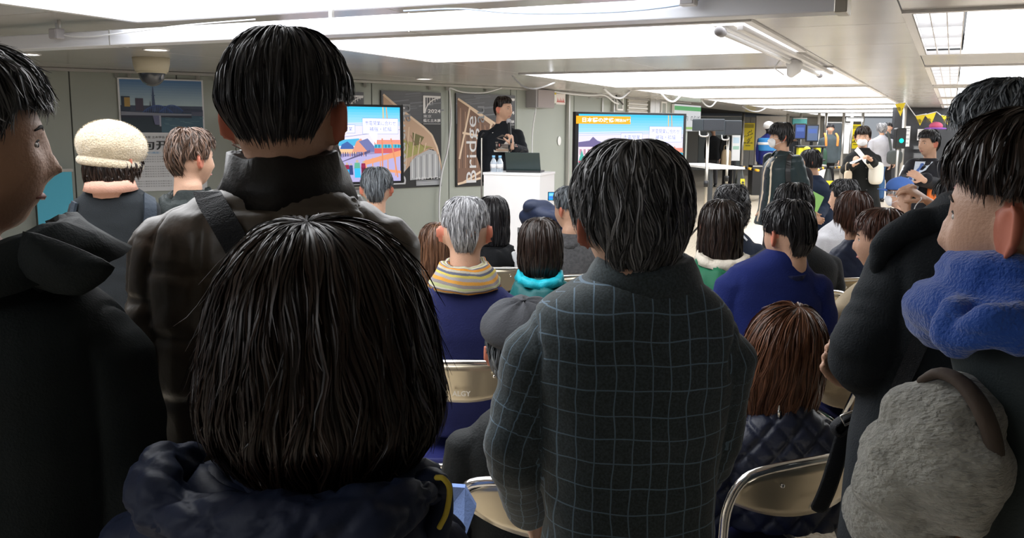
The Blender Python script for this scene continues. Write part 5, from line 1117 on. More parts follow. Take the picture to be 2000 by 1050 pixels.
sp = person(label='speaker in a black sweater with a picture on the chest, standing and holding a microphone', H=H, yaw=PI+.35, hyaw=PI+.95, neck=.165, sw=.225, jm=M_sp, tm=cloth('trousers_black', (.012, .012, .014)), base='stand', floor=.21, hairm=HDB, hk=dict(n=2500, zend=(-.06, .02, .06), lift=.004, length=(.2, .4)), vox=.008, jvox=.010, prof=[(z*.97, a*.97, b*.97, f*.92) for z, a, b, f in SHORT],
    arms=[A3((1008, 262, Y), (1020, 296, Y-.08), (1000, 288, Y-.34), r=(.075, .060, .045)), A3((948, 262, Y), (941, 300, Y+.02), (950, 338, Y+.04), r=(.075, .056, .045))],
    hands=[dict(Wp=W(1000, 284, Y-.36), d=(-.12, -.05, .95), n=(-.8, .5, 0), side=1, sc=1.0, curl=1.0, thumb=.9), dict(Wp=W(951, 342, Y+.04), d=(.1, -.05, -.9), n=(.8, 0, -.2), side=1, sc=1.0)], hvox=.005, collar=None)
ring(sp['N'], [(-.04, .066, .066, 0), (.03, .060, .060, 0), (.055, .060, .060, 0), (.052, .068, .068, 0), (.0, .074, .074, 0)], 0, 36, sp['B'], 'collar', M_sp, sp['root'], None, .005)
q = []
A = Art(.17, .19); A.rect(0, 0, 1, 1, srgb('ddd6cc')); A.poly([(.1, .3), (.5, .1), (.9, .25), (.8, .3), (.5, .2)], srgb('4a4038')); A.rect(.08, .48, .92, .54, srgb('6b5c52'))
for i in range(6): A.rect(.1+.14*i, .58, .18+.14*i, .72, srgb('b46a5c') if i % 2 else srgb('8a8078'))
A.rect(.08, .76, .92, .80, srgb('544a44')); A.rect(.1, .84, .5, .94, srgb('c0a48c')); A.line([(.2, .3), (.8, .45)], .02, srgb('7a6a60'))
ht = hit(sp['tree'], 983, 278, .008)
pr = thing('x', 'x', 'x'); bpy.data.objects.remove(pr)
cz = W(991, 281, Y)[2]; bd = sp['bl']((0, 1, 0)); base_ = ht[0]+[0, 0, 0]; 
M_ = Matrix(((-bd[1]*-1*-1, 0, 0, 0), (0, 1, 0, 0), (0, 0, 1, 0), (0, 0, 0, 1)))
pic = A.build('chest_picture', PRINT, None); rzp = math.atan2(bd[1], bd[0])+PI/2
vv = np.array([v.co[:] for v in pic.data.vertices]); Rz = np.array(Matrix.Rotation(rzp, 3, 'Z')); wv = vv@Rz.T+base_+bd*.004
pts = []
for x in wv:                                       # lay the print on the cloth
    r_ = sp['tree'].ray_cast(Vector(x+bd*.3), Vector(-bd)); pts.append(np.array(r_[0])+bd*(.006-vv[len(pts)][1]) if r_[0] else x)
pic.data.vertices.foreach_set('co', local(sp['root'], np.array(pts)).astype(np.float32).ravel()); pic.parent = sp['root']; pic.data.update()
mp = W(997, 268, Y-.37); m2 = W(994, 240, Y-.30); t = thing('microphone', 'black handheld microphone held up by the speaker', 'microphone', mp); plain('handle', [tube([mp-(m2-mp)*.35, mp, m2], [.011, .012, .014], 12)], M_blk, t); plain('grille', [ellipsoid(m2+(m2-mp)*.12, (.025, .025, .028))], M_grey, t)
plain('cable', [tube([mp-(m2-mp)*.35, W(991, 320, Y-.42), onL(.0, .2)*[1, 1, 0]+[0, 0, ztop+.2], onL(-.05, .26)*[1, 1, 0]+[0, 0, ztop-.3]], .004, 6, smooth=5)], M_cblk, t)
# things by the lectern: bag, smartphone held up
p = W(1072, 395, 7.4); t = thing('coat_heap', 'heap of dark coats piled to the right of the lectern', 'coats', (p[0], p[1], .0))
v1, c1, n1 = union([tube([W(1030, 402, 7.4), W(1060, 406, 7.4), W(1088, 418, 7.4)], [.06, .07, .05], 12, smooth=4), tube([W(1030, 425, 7.45), W(1070, 428, 7.35), W(1096, 438, 7.4)], [.09, .10, .06], 12, smooth=4), tube([W(1045, 450, 7.4), W(1090, 455, 7.4)], [.12, .10], 12)], .014, 2); c1 = c1+n1*(.022*snoise(c1, 9, 4))[:, None]; v1.polygons.foreach_set('use_smooth', np.ones(len(v1.polygons), dtype=bool)); bake('coat', v1, c1, MATS['nylon_navy'], t)
sb = bmesh.new(); zb = W(1060, 448, 7.4)[2]; box(sb, (0, 0, zb-.02), (.5, .4, .03)); [box(sb, (x, y, zb/2-.02), (.03, .03, zb-.03)) for x in (-.22, .22) for y in (-.17, .17)]; lobj('stool', sb, M_blk, t)
p = W(1081, 383, 6.2); t = thing('smartphone', 'smartphone with a glowing blue screen held up right of the lectern', 'phone', p, .2); bxo('case', (0, .005, 0), (.075, .009, .058), M_blk, t, bev=.002)
A = Art(.068, .050); A.rect(0, 0, 1, 1, srgb('2f9fe8')); A.rect(.05, .1, .45, .45, srgb('7fd0f8')); A.rect(.5, .1, .95, .45, srgb('58b8f0')); A.rect(.05, .5, .95, .8, srgb('3f7fd8')); A.rect(.5, .82, 1, 1, srgb('d048a0')); A.build('screen_picture', SCREEN, t, (0, -.001, 0)); plain('camera_bump', [tube([p+[.02, .011, .015], p+[.02, .014, .015]], .006, 10, cap=False)], M_blk, t)
# wall fittings
def wt(*a, **k): return wallthing(*a, **k)
t, w_, h_ = wt('wall_speaker', 'grey box loudspeaker on the wall above the speaker', 'speaker', 1028, 1064, 175, 211, .16); bxo('cabinet', (0, 0, 0), (w_, .18, h_), M_grey, t, bev=.008); bxo('front_grille', (.02, -.095, 0), (w_*.9, .01, h_*.92), mat('grille_grey', (.42, .38, .40), .7, bump=.6, bscale=250), t, bev=.003); bxo('bracket', (0, .10, h_/2), (.1, .06, .05), M_trim, t)
t, w_, h_ = wt('exit_sign', 'small green and yellow emergency exit sign beside the wall speaker', 'sign', 1068, 1083, 177, 201, .03); bxo('sign_box', (0, 0, 0), (w_, .03, h_), M_white, t); A = Art(w_, h_); A.rect(0, 0, 1, 1, srgb('f2f4ee')); A.rect(0, 0, 1, .3, srgb('e0c840')); A.rect(.0, .35, .4, .85, srgb('1f8a5a')); A.poly([(.45, .5), (.7, .45), (.75, .7), (.5, .8)], srgb('2c9a68')); A.disc(.62, .42, .05, srgb('2c9a68')); A.build('sign_print', PRINT, t, (0, -.0165, 0))
t, w_, h_ = wt('notice_sign', 'small white notice with a red skyline right of the exit sign', 'sign', 1084, 1102, 183, 204, .02); bxo('sign_board', (0, 0, 0), (w_, .02, h_), M_white, t); A = Art(w_, h_); A.rect(0, 0, 1, 1, srgb('f4ecea'))
for i in range(8): A.poly([(.1+.1*i, .75), (.15+.1*i, .30+.12*(i % 3)), (.2+.1*i, .75)], srgb('d06a64'))
A.rect(.05, .75, .95, .80, srgb('c85a54')); A.build('sign_print', PRINT, t, (0, -.0115, 0))
t, w_, h_ = wt('wall_sticker', 'small white oval sticker on the wall between the speaker and the right television', 'sticker', 1089, 1096, 266, 284, .002); v, f = ellipsoid((0, 0, 0), (w_/2, .004, h_/2)); lobj('sticker', mesh_np('s', v, faces=f), M_white, t); t.name = 'wall_sticker'
# steel door with frame, hatches, shutters
t, w_, h_ = wt('door_1', 'x', 'x', 1108, 1196, 186, 520, .02)
for k_ in ('label', 'category'): del t[k_]
t['kind'] = 'structure'; bxo('door_leaf', (-.12, .0, 0), (w_*.62, .02, h_), mat('door_grey', (.30, .33, .31), .45), t, bev=.003)
for x in (-w_/2, w_/2, w_*.22): bxo('frame', (x, -.01, 0), (.05, .05, h_), M_trim, t)
bxo('frame', (0, -.01, h_/2), (w_+.05, .05, .06), M_trim, t)
for x0, x1, y0, y1, lb in ((1203, 1214, 190, 214, 'small framed hatch high on the wall above the right television'), (1290, 1299, 200, 222, 'small framed hatch beside the green and white sign')):
    t, w_, h_ = wt('wall_hatch', lb, 'hatch', x0, x1, y0, y1, .02); bxo('hatch_door', (0, 0, 0), (w_, .02, h_), MATS['door_grey'], t); fb = bmesh.new(); [box(fb, c, s) for c, s in (((-w_/2, -.01, 0), (.03, .03, h_+.03)), ((w_/2, -.01, 0), (.03, .03, h_+.03)), ((0, -.01, h_/2), (w_, .03, .03)), ((0, -.01, -h_/2), (w_, .03, .03)))]; lobj('frame', fb, M_white, t)
t, w_, h_ = wt('steel_shutter', 'rolled steel shutter panel above the right television', 'shutter', 1224, 1262, 190, 330, .02); bxo('panel', (0, .0, 0), (w_, .02, h_), M_steel, t)
for i in range(14): bxo('slat', (0, -.02, h_/2-.05-i*.075), (w_, .03, .055), M_steel, t, bev=.012)
t, w_, h_ = wt('steel_pillar', 'dull steel pillar cladding right of the rolled shutter', 'pillar', 1265, 1284, 190, 330, .06); bxo('panel', (-w_/4, 0, 0), (w_/2-.01, .06, h_), M_trim, t); bxo('panel', (w_/4, 0, 0), (w_/2-.01, .06, h_), M_trim, t)
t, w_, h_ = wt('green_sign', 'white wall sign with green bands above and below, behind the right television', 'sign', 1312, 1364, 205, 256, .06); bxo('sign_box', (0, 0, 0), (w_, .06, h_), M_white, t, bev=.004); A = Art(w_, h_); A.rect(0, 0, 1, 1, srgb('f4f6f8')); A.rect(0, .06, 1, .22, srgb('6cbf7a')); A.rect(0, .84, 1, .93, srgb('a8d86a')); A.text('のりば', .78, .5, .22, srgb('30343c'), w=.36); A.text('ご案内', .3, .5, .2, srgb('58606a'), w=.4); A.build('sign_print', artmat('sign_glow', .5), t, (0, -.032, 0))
# cyan panel at the far left
t, w_, h_ = wt('cyan_banner', 'bright cyan banner standing against the wall behind the left man', 'banner', 66, 137, 332, 520, .03, lift=.1); bxo('banner_cloth', (0, 0, 0), (w_, .01, h_), mat('cyan_cloth', (.12, .62, .88), .6), t); bxo('top_bar', (0, 0, h_/2), (w_+.03, .03, .03), M_trim, t)
# cables hanging along the wall and ceiling
def wp(px, py, off=.05): p, k = seg_hit(px, py); d, n = wdir(k); return np.array([*p, W(px, py, p[1])[2]])+n*off
wire('cable', [wp(873, 172), wp(876, 230), wp(870, 290), wp(858, 340), wp(853, 400), wp(856, 470)], .012, M_cable, 'thin pale cable hanging down the wall between the two event posters')
wire('cable', [wp(875, 172), wp(900, 180), wp(940, 181), wp(975, 172)], .010, M_cable, 'thin cable slung under the rail above the second event poster')
wire('cable', [onz(1001, 148, 2.17), onz(1018, 166, 2.05), onz(1040, 173, 1.98), onz(1062, 169, 2.01), onz(1084, 161, 2.17)], .009, M_cable, 'white cable loop drooping from the ceiling left of the wall speaker')
wire('cable', [wp(1067, 178, .1), wp(1100, 183, .1), wp(1140, 186, .1), wp(1170, 186, .1), wp(1186, 199, .12), wp(1196, 203, .12)], .014, M_cable, 'white conduit running above the steel door')
wire('cable', [wp(1190, 180, .12), wp(1190, 192, .15), wp(1200, 202, .15), wp(1206, 204, .1)], .014, M_cblk, 'black cable bundle beside the small hatch')
wire('cable', [wp(1033, 212, .12), wp(1031, 260, .08), wp(1030, 330, .08)], .010, M_cable, 'thin cable running down from the wall speaker')
for (x, y, x2, y2, lb) in ((1290, 181, 1330, 186, 'near the green sign'), (1370, 196, 1400, 196, 'past the corner'), (1450, 208, 1500, 208, 'far down the hall'), (1180, 173, 1230, 178, 'above the rolled shutter')):
    a, b = onz(x, y, 2.19), onz(x2, y2, 2.19); wire('cable', [a, a*.66+b*.34-[0, 0, .10], a*.33+b*.67-[0, 0, .11], b], .016, M_cable, 'white cable loop under the ceiling, '+lb)

# ------------------------------------------------------------------ far hall: loudspeakers, table, stands
def fz(px, py, Y): return W(px, py, Y)
def stand_speaker(cx, top, bot, xl, xr, Y, label):
    c = W((xl+xr)/2, (top+bot)/2, Y); a = W(xl, top, Y); b = W(xr, bot, Y); w_, h_ = b[0]-a[0], a[2]-b[2]; t = thing('loudspeaker', label, 'speaker', (c[0], c[1], c[2]), .25); bxo('cabinet', (0, 0, 0), (w_, .30, h_), mat('speaker_dark', (.035, .045, .055), .5), t, bev=.01); bxo('grille', (0, -.155, 0), (w_*.9, .01, h_*.85), mat('speaker_grille', (.03, .034, .042), .8, bump=.5, bscale=200), t)
    plain('handle', [tube([c+[-w_*.4, -.1, -h_/2], c+[-w_*.4, -.14, -h_/2-.06], c+[-w_*.1, -.14, -h_/2-.06], c+[-w_*.1, -.1, -h_/2]], .012, 6, smooth=3)], M_trim, t)
    p = np.array([c[0], c[1], 0]); s = thing('speaker_stand', 'tripod stand carrying the '+label, 'stand', p); zz = c[2]-h_/2
    plain('pole', [tube([p+[0, 0, .25], p+[0, 0, zz-.003]], .02, 10, cap=False)], M_steel, s); plain('collar', [tube([p+[0, 0, zz*.55], p+[0, 0, zz*.55+.08]], .032, 10, cap=False)], M_blk, s)
    for k in range(3): q = k*2.09+.4; plain('leg', [tube([p+[0, 0, .45], p+[.38*math.cos(q), .38*math.sin(q), .015]], .013, 8)], M_blk, s)
stand_speaker(0, 232, 256, 1360, 1407, 12.0, 'front dark loudspeaker left of the hall')
stand_speaker(0, 235, 264, 1405, 1441, 14.0, 'rear dark loudspeaker beside the white banner stand')
p = W(1392, 325, 13.5); zt = p[2]; t = thing('side_table', 'narrow white table behind the loudspeaker stands', 'table', (p[0], p[1]+.2, 0), .1); bxo('table_top', (0, 0, zt), (.50, 1.6, .03), M_white, t)
for x in (-.2, .2):
    for y in (-.7, .7): bxo('leg', (x, y, zt/2), (.04, .04, zt-.02), mat('leg_dark', (.05, .055, .06), .5), t)
p = W(1437, 286, 24); t = thing('banner_stand', 'slim white information board on a stand, beside the yellow poster', 'sign', (p[0], p[1], 0), 0); h1 = W(1437, 257, 24)[2]; h0 = W(1437, 313, 24)[2]; A = Art(.20, h1-h0); A.rect(0, 0, 1, 1, srgb('f0f2f4')); A.rect(.1, .2, .9, .4, srgb('c8e0f0')); A.rect(.1, .5, .9, .62, srgb('a8d0c0')); A.build('print', PRINT, t, (0, -.03, (h1+h0)/2)); bxo('board', (0, 0, (h1+h0)/2), (.22, .04, h1-h0+.02), M_white, t); bxo('head_box', (0, 0, h1+.04), (.28, .06, .09), M_blk, t); bxo('post', (0, .03, h0/2), (.05, .05, h0), M_blk, t); bxo('foot', (0, 0, .015), (.4, .3, .03), M_blk, t)
def yposter(x0, x1, y0, y1, Y, label, cat='poster'):
    a = W(x0, y0, Y); b = W(x1, y1, Y); w_, h_ = b[0]-a[0], a[2]-b[2]; t = thing('yellow_poster', label, cat, (a+b)/2, 0); bxo('board', (0, 0, 0), (w_, .03, h_), M_white, t); A = Art(w_, h_); A.rect(0, 0, 1, 1, srgb('f2dc1e')); A.rect(.08, .04, .92, .18, srgb('a89a20'))
    for i in range(9): x = .2+.6*random.random(); A.line([(x, .25+.05*i), (x+.2*(random.random()-.3), .3+.05*i), (x-.15, .34+.05*i)], .012, srgb('5a5420'))
    A.text('展示中', .5, .74, .07, srgb('3c3818'), w=.8, bold=.02); A.rect(.3, .82, .7, .85, srgb('6a6420')); A.build('print', PRINT, t, (0, -.018, 0))
yposter(1450, 1472, 240, 293, 32, 'yellow poster on the far wall behind the blue-vested mannequin'); yposter(1661, 1681, 243, 290, 30, 'yellow poster on the far wall behind the woman in the black coat')
def slab(name, label, cat, x0, x1, y0, y1, Y, m, d=.1, rz=0):
    a = W(x0, y0, Y); b = W(x1, y1, Y); t = thing(name, label, cat, ((a[0]+b[0])/2, Y, max(0, b[2])), rz); h_ = a[2]-max(0, b[2]); bxo('panel', (0, 0, h_/2), (b[0]-a[0], d, h_), m, t, bev=.004); bxo('edge_trim', (0, -d/2-.005, h_-.02), (b[0]-a[0], .01, .03), M_trim, t); return t
slab('partition', 'white partition panel behind the mannequin', 'partition', 1477, 1536, 226, 330, 34, mat('panel_warm', (.66, .62, .58), .5)); slab('partition', 'white display partition right of the man in the grey jacket', 'partition', 1643, 1661, 240, 300, 31, M_white)
slab('dark_display', 'dark framed poster case behind the man in the grey jacket', 'display', 1610, 1641, 238, 300, 31, mat('case_dark', (.06, .07, .08), .3))
slab('glass_screen', 'dark glass partition behind the loudspeakers', 'partition', 1366, 1447, 226, 330, 33, mat('glass_grey', (.16, .19, .20), .15))
for x, y1, Y_ in ((1449, 335, 30), (1535, 330, 31), (1610, 328, 30), (1644, 330, 29), (1660, 330, 30), (1561, 300, 31), (1762, 330, 22), (1596, 290, 29), (1681, 300, 29)):
    a = W(x, 300, Y_); t = thing('support_post', 'slim pale metal post in the far hall, at picture column %s' % {1449: 'left of the yellow poster', 1535: 'right of the mannequin', 1610: 'behind the man in the grey jacket', 1644: 'right of the man in the grey jacket', 1660: 'left of the second yellow poster', 1561: 'left of the screens', 1762: 'beside the dark board', 1596: 'right of the screens', 1681: 'right of the second yellow poster'}[x], 'post', (a[0], Y_, 0), 0)
    t['label'] = t['label'].replace('at picture column ', ''); plain('pole', [tube([(a[0], Y_, .02), (a[0], Y_, CH-.01)], .045, 10, cap=False)], M_trim, t); plain('base_plate', [tube([(a[0], Y_, 0), (a[0], Y_, .02)], .09, 12, cap=False)], M_trim, t)
t = slab('hanging_sign', 'turquoise hanging sign above the far screens', 'sign', 1548, 1575, 230, 243, 31, mat('turquoise', (.10, .42, .42), .4)); 
t = slab('lamp_box', 'small white lit sign hanging above the second yellow poster', 'sign', 1654, 1685, 229, 237, 29, emis('sign_lit', (.95, .98, 1), 1.4))
for x0, x1, y0, y1, lb in ((1553, 1573, 241, 272, 'left'), (1576, 1598, 243, 277, 'right')):
    a = W(x0, y0, 24); b = W(x1, y1, 24); w_, h_ = b[0]-a[0], a[2]-b[2]; t = thing('monitor', lb+' one of two dark monitors above the yellow equipment', 'monitor', ((a[0]+b[0])/2, 24, 0)); zc = (a[2]+b[2])/2; bxo('casing', (0, .03, zc), (w_, .06, h_), M_blk, t); A = Art(w_*.86, h_*.84); A.rect(0, 0, 1, 1, srgb('3a4f8c') if lb == 'left' else srgb('5a6a88')); A.rect(.1, .2, .9, .5, srgb('4f68a8')); A.build('screen_picture', SCREEN, t, (0, -.003, zc)); bxo('post', (0, .06, (zc-h_/2)/2), (.06, .06, zc-h_/2), M_blk, t)
# yellow equipment
p = W(1578, 300, 22.5); t = thing('yellow_machine', 'yellow and black equipment on a trolley under the monitors', 'machine', (p[0], 22.5, 0)); M_y = mat('machine_yellow', (.75, .68, .04), .45)
z_ = W(1578, 300, 22.5)[2]
for q, s, m in (((-.15, 0, z_+.05), (.22, .2, .22), M_y), ((.22, 0, z_), (.12, .2, .34), M_y), ((.05, 0, z_+.17), (.7, .25, .05), M_blk), ((0, 0, z_-.15), (.75, .4, .05), M_blk), ((-.25, 0, z_-.08), (.3, .3, .10), M_white)): bxo('module', q, s, m, t, bev=.02)
for x in (-.35, .35): plain('leg', [tube([(p[0]+x, 22.5, 0), (p[0]+x, 22.5, z_+.15)], .025, 8)], M_blk, t)
plain('wheel', [tube([(p[0]-.1, 22.3, z_+.1), (p[0]-.1, 22.25, z_+.1)], .08, 14)], M_y, t)
slab('white_table', 'small pale table behind the cone barrier', 'table', 1583, 1606, 321, 350, 22, M_white, .5)
slab('black_stand', 'black draped stand beside the mannequin', 'stand', 1466, 1487, 322, 380, 21.5, M_blk, .4)
# cones with bars
def cone(px, pyb, pyt, Y, label):
    b = W(px, pyb, Y); zt = W(px, pyt, Y)[2]; t = thing('traffic_cone', label, 'cone', (b[0], Y, 0)); c = np.array([b[0], Y, 0]); plain('cone_body', [tube([c+[0, 0, .03], c+[0, 0, zt]], [.20, .045], 18, cap=False)], mat('cone_dark', (.02, .025, .022), .5), t); bxo('base', (0, 0, .02), (.46, .46, .04), M_blk, t, bev=.01)
    A = Art(.16, zt*.5); A.rect(0, 0, 1, 1, srgb('d8c818')); A.text('注意', .5, .5, .8, srgb('20241c'), w=.9, bold=.03); o = A.build('print', PRINT, t, (0, 0, 0)); o.matrix_basis = Matrix.Translation((0, -.165, zt*.45)) @ Matrix.Rotation(-.16, 4, 'X'); return c+[0, 0, zt]
def bar(a, b, label):
    t = thing('barrier_bar', label, 'bar', (a+b)/2); a, b = np.array(a), np.array(b); k = 5
    for i in range(k): plain('bar_section', [tube([a+(b-a)*i/k, a+(b-a)*(i+1)/k], .028, 10, cap=False)], mat('bar_amber', (.85, .45, .02), .5) if i % 2 == 0 else M_blk, t)
    plain('ring', [tube([a+[0, 0, -.03], a+[0, 0, .03]], .06, 12, cap=False)], M_blk, t)
c1 = cone(1443, 392, 328, 21.0, 'black cone with a yellow notice left of the mannequin'); c2 = cone(1615, 372, 330, 20.0, 'black cone with a yellow notice behind the woman in the black coat')
e = W(1482, 333, 20.6); bar(c1+(e-c1)*.08+[0, 0, .03], e, 'amber and black bar from the left cone towards the mannequin')
bar(c2+[-.09, 0, .03], W(1583, 338, 19.5), 'amber and black bar left of the right cone'); bar(c2+[.09, .02, .03], W(1648, 326, 22), 'amber and black bar right of the right cone')
# signal device and papers by the dark board
p = W(1757, 270, 20.4); t = thing('signal_device', 'black signal lamp with a green light on a post', 'signal', (p[0], 20.4, 0)); bxo('housing', (0, 0, p[2]), (.22, .2, .45), M_blk, t, bev=.03); plain('lens', [ellipsoid(p+[0, -.11, -.05], (.05, .02, .05))], emis('green_light', (.02, .8, .5), 1.5), t); plain('post', [tube([(p[0], 20.45, 0), (p[0], 20.45, p[2])], .03, 8)], M_trim, t)
for i, (x0, x1, y0, y1, lb) in enumerate(((1768, 1776, 246, 286, 'narrow white'), (1793, 1829, 252, 274, 'wide white'), (1784, 1812, 284, 292, 'small upper grey text'), (1784, 1812, 298, 309, 'small lower grey text'))):
    a = W(x0, y0, 22.7); b = W(x1, y1, 22.7); w_, h_ = b[0]-a[0], a[2]-b[2]; t = thing('paper_sheet', lb+' sheet pinned to the dark board', 'sheet', (a+b)/2); A = Art(w_, h_)
    if i < 2: bxo('paper', (0, .01, 0), (w_, .01, h_), M_white, t); A.rect(.1, .1, .9, .14, srgb('a0a4a8'))
    else: bxo('paper', (0, .01, 0), (w_, .01, h_), mat('board_note', (.05, .055, .06), .6), t)
    for q in range(4): A.rect(.05, .2+.2*q, .9-.1*(q % 2), .26+.2*q, srgb('b8bcc0'))
    A.build('print', PRINT, t, (0, .003, 0))
# bunting
M_fl = mat('flag_yellow', (.80, .62, .03), .8, bump=.2, bscale=30)
FL = [((1748, 203), (1769, 200), (1759, 227), 13.5), ((1788, 226), (1809, 222), (1797, 245), 12.5), ((1806, 224), (1829, 218), (1820, 240), 12.0), ((1838, 225), (1862, 226), (1850, 244), 11.5)]
ln = [W(1735, 198, 14.0)]
for i, (a, b, c, Y_) in enumerate(FL):
    A0, B0, C0 = W(*a, Y_), W(*b, Y_), W(*c, Y_); ln += [A0, B0]; t = thing('pennant', ['leftmost yellow pennant hanging alone under the ceiling', 'second yellow pennant, over the dark board', 'third yellow pennant, touching the second', 'rightmost yellow pennant beside the curly-haired man'][i], 'pennant', A0, 0, 'yellow pennants on the string')
    d_ = np.array([0, .004, 0]); plain('flag', [(np.array([A0, B0, C0, A0+d_, B0+d_, C0+d_]), [(0, 1, 2), (5, 4, 3), (0, 3, 4, 1), (1, 4, 5, 2), (2, 5, 3, 0)])], M_fl, t, smooth=False)
    A = Art(.12, .07); A.text('橋', .3, .5, .8, srgb('5a4c10')); A.text('土木', .7, .5, .5, srgb('5a4c10')); A.build('lettering', PRINT, t, ((B0-A0)[0]*.5, -.006, -.07))
ln.append(W(1900, 222, 10.5)); tag(plain('bunting_string', [tube(ln, .006, 6)], M_cable, None), 'string carrying the yellow pennants', 'string')
# curtain of curly sticker balloons at the board
p = W(1828, 246, 22.3); t = thing('pink_hat_figure', 'pink and violet hat on a peg by the dark board', 'hat', p); plain('crown', [ellipsoid(p, (.16, .12, .10))], mat('hat_pink', (.5, .08, .16), .8), t); plain('rim', [ellipsoid(p-[0, 0, .06], (.26, .2, .03))], mat('hat_violet', (.22, .08, .4), .8), t)

# ------------------------------------------------------------------ people beyond the seats
def stander(label, cx, cy, Y, m, **k):
    k.setdefault('hairm', HB); k.setdefault('hk', dict(n=1100, wid=.0026, seg=5, zend=(-.07, .01, .055), length=(.2, .5))); k.setdefault('vox', .012); k.setdefault('jvox', .013); k.setdefault('tm', MATS['trousers_black'])
    return person(label=label, H=W(cx, cy, Y), jm=m, base='stand', **k)
def bag(label, c, s, m, rz=0, strap_pts=None, name='shoulder_bag', cat='bag', sw_=.03):
    t = thing(name, label, cat, c, rz); v, f = ellipsoid((0, 0, 0), (1, 1, 1), su=20, sv=14); v = np.sign(v)*np.abs(v)**.55*np.array(s)/2; v[:, 2] *= 1-.0*v[:, 0]
    lobj('bag_body', mesh_np('bag_body', v, faces=f), m, t)
    if strap_pts is not None: plain('strap', [tube(strap_pts, sw_/2, 8, smooth=4, flat=.35)], m, t)
    return t
# man in the dark leather jacket, walking left
Y = 8.5; m_lt = cloth('leather_teal', (.018, .032, .036), .38, bump=.15, bscale=30, sheen=0)
g = stander('standing man in a dark leather jacket over a cream shirt, white mask, facing left', 1524, 268, Y, m_lt, yaw=1.95, hyaw=1.6, mask=True, vox=.009, jvox=.010, sw=.21, prof=[(z, a*1.04, b*1.05, f*1.05) for z, a, b, f in SHORT], hk=dict(n=2800, wid=.002, seg=6, zend=(-.09, -.03, .025), lift=.008, length=(.3, .6)), tm=cloth('trousers_charcoal2', (.02, .022, .03)), flare=.03,
    arms=[A3((1503, 305, Y+.18), (1500, 350, Y+.15), (1494, 400, Y+.05)), A3((1552, 312, Y-.14), (1568, 365, Y-.10), (1558, 405, Y-.25), r=(.075, .066, .055))])
collar(g, m_lt, h=.06, flare=.03)
mid = g['N']; fr = g['bl']((0, 1, 0)); pl = []
for z in np.linspace(-.02, -.66, 14):
    for s in (-1, 1):
        q = mid+[0, 0, z]+g['bl']((s*min(.07, .03-z*.25)-.02, 0, 0)); r_ = g['tree'].ray_cast(Vector(q+fr*.5), Vector(-fr)); pl.append(np.array(r_[0])+fr*.006 if r_[0] else q+fr*.12)
V_ = np.array(pl+[q-fr*.01 for q in pl]); F_ = []
for i in range(13): a = i*2; F_ += [(a, a+1, a+3, a+2), (28+a+1, 28+a, 28+a+2, 28+a+3), (a, a+2, 28+a+2, 28+a), (a+3, a+1, 28+a+1, 28+a+3)]
sh_ = plain('shirt_front', [(V_, F_)], mat('shirt_cream', (.72, .62, .48), .85, bump=.2), g['root'])
for k in range(2, 13, 2): q = (np.array(pl[k*2])+np.array(pl[k*2+1]))/2+fr*.005; plain('button', [ellipsoid(q, (.006, .006, .006), su=8, sv=6)], M_blk, sh_)
st_ = strap('backpack_strap', g['tree'], [(1548, 297), (1541, 315), (1538, 340), (1541, 365)], .045, .010, M_blk, None); tg(st_, 'black backpack strap on the shoulder of the leather jacket', 'strap')
bag('dark backpack on the back of the man in the leather jacket', g['N']+g['bl']((0, -.20, -.30)), (.28, .16, .38), cloth('pack_black', (.02, .018, .022)), 1.95, name='backpack')
# woman with folder behind him
g = stander('woman in a navy coat bending forward, holding a pale green folder', 1582, 318, 9.3, cloth('coat_navy', (.012, .022, .05)), yaw=1.2, hyaw=1.3, neck=.15, sw=.19, prof=LONG[:6], hk=dict(n=2000, wid=.0022, seg=7, zend=(-.16, -.12, .04, -.08)), hipz=.60, lean=.1,
    arms=[A3((1578, 362, 9.3), (1572, 400, 9.1), (1582, 424, 8.95)), A3((1600, 358, 9.2), (1608, 405, 9.1), (1602, 426, 8.9))],
    hands=[dict(Wp=W(1602, 428, 8.88), d=(-.8, -.2, .1), n=(0, -1, .1), side=1, sc=.95, curl=.5), dict(Wp=W(1582, 426, 8.9), d=(.8, -.1, -.2), n=(0, -1, 0), side=-1, sc=.95, curl=.5)])
p = W(1589, 402, 8.84); t = thing('folder', 'pale green folder held by the woman in the navy coat', 'folder', p, .3); bxo('cover', (0, 0, 0), (.13, .006, .24), mat('folder_green', (.36, .72, .22), .5), t, rot=Matrix.Rotation(.45, 4, 'Y')); bxo('cover', (.004, .008, .004), (.13, .004, .24), mat('folder_green2', (.30, .62, .2), .5), t, rot=Matrix.Rotation(.42, 4, 'Y'))
# woman in the long black coat
Y = 11.3; m_b = cloth('coat_black', (.006, .007, .007), .9)
g = stander('woman in a long black coat and white mask with a cream shoulder bag, reading', 1685, 268, Y, m_b, yaw=2.6, hyaw=2.75, mask=True, sw=.215, drop=.085, hairm=HDB, hp=-.15, hk=dict(n=1800, wid=.0022, seg=6, zend=(-.10, -.03, .05, .0)), bottom=.25, flare=.10, vox=.009, jvox=.011,
    arms=[A3((1708, 308, Y), (1714, 330, Y-.05), (1700, 313, Y-.34), r=(.072, .066, .055)), A3((1664, 310, Y), (1652, 332, Y-.05), (1666, 321, Y-.34), r=(.072, .066, .055))],
    hands=[dict(Wp=W(1667, 320, Y-.38), d=(-.1, -.4, .35), n=(.8, -.1, .1), side=-1, sc=.95, curl=.8), dict(Wp=W(1699, 311, Y-.38), d=(-.5, -.3, .3), n=(-.2, -.3, -.8), side=1, sc=.95, curl=.8)])
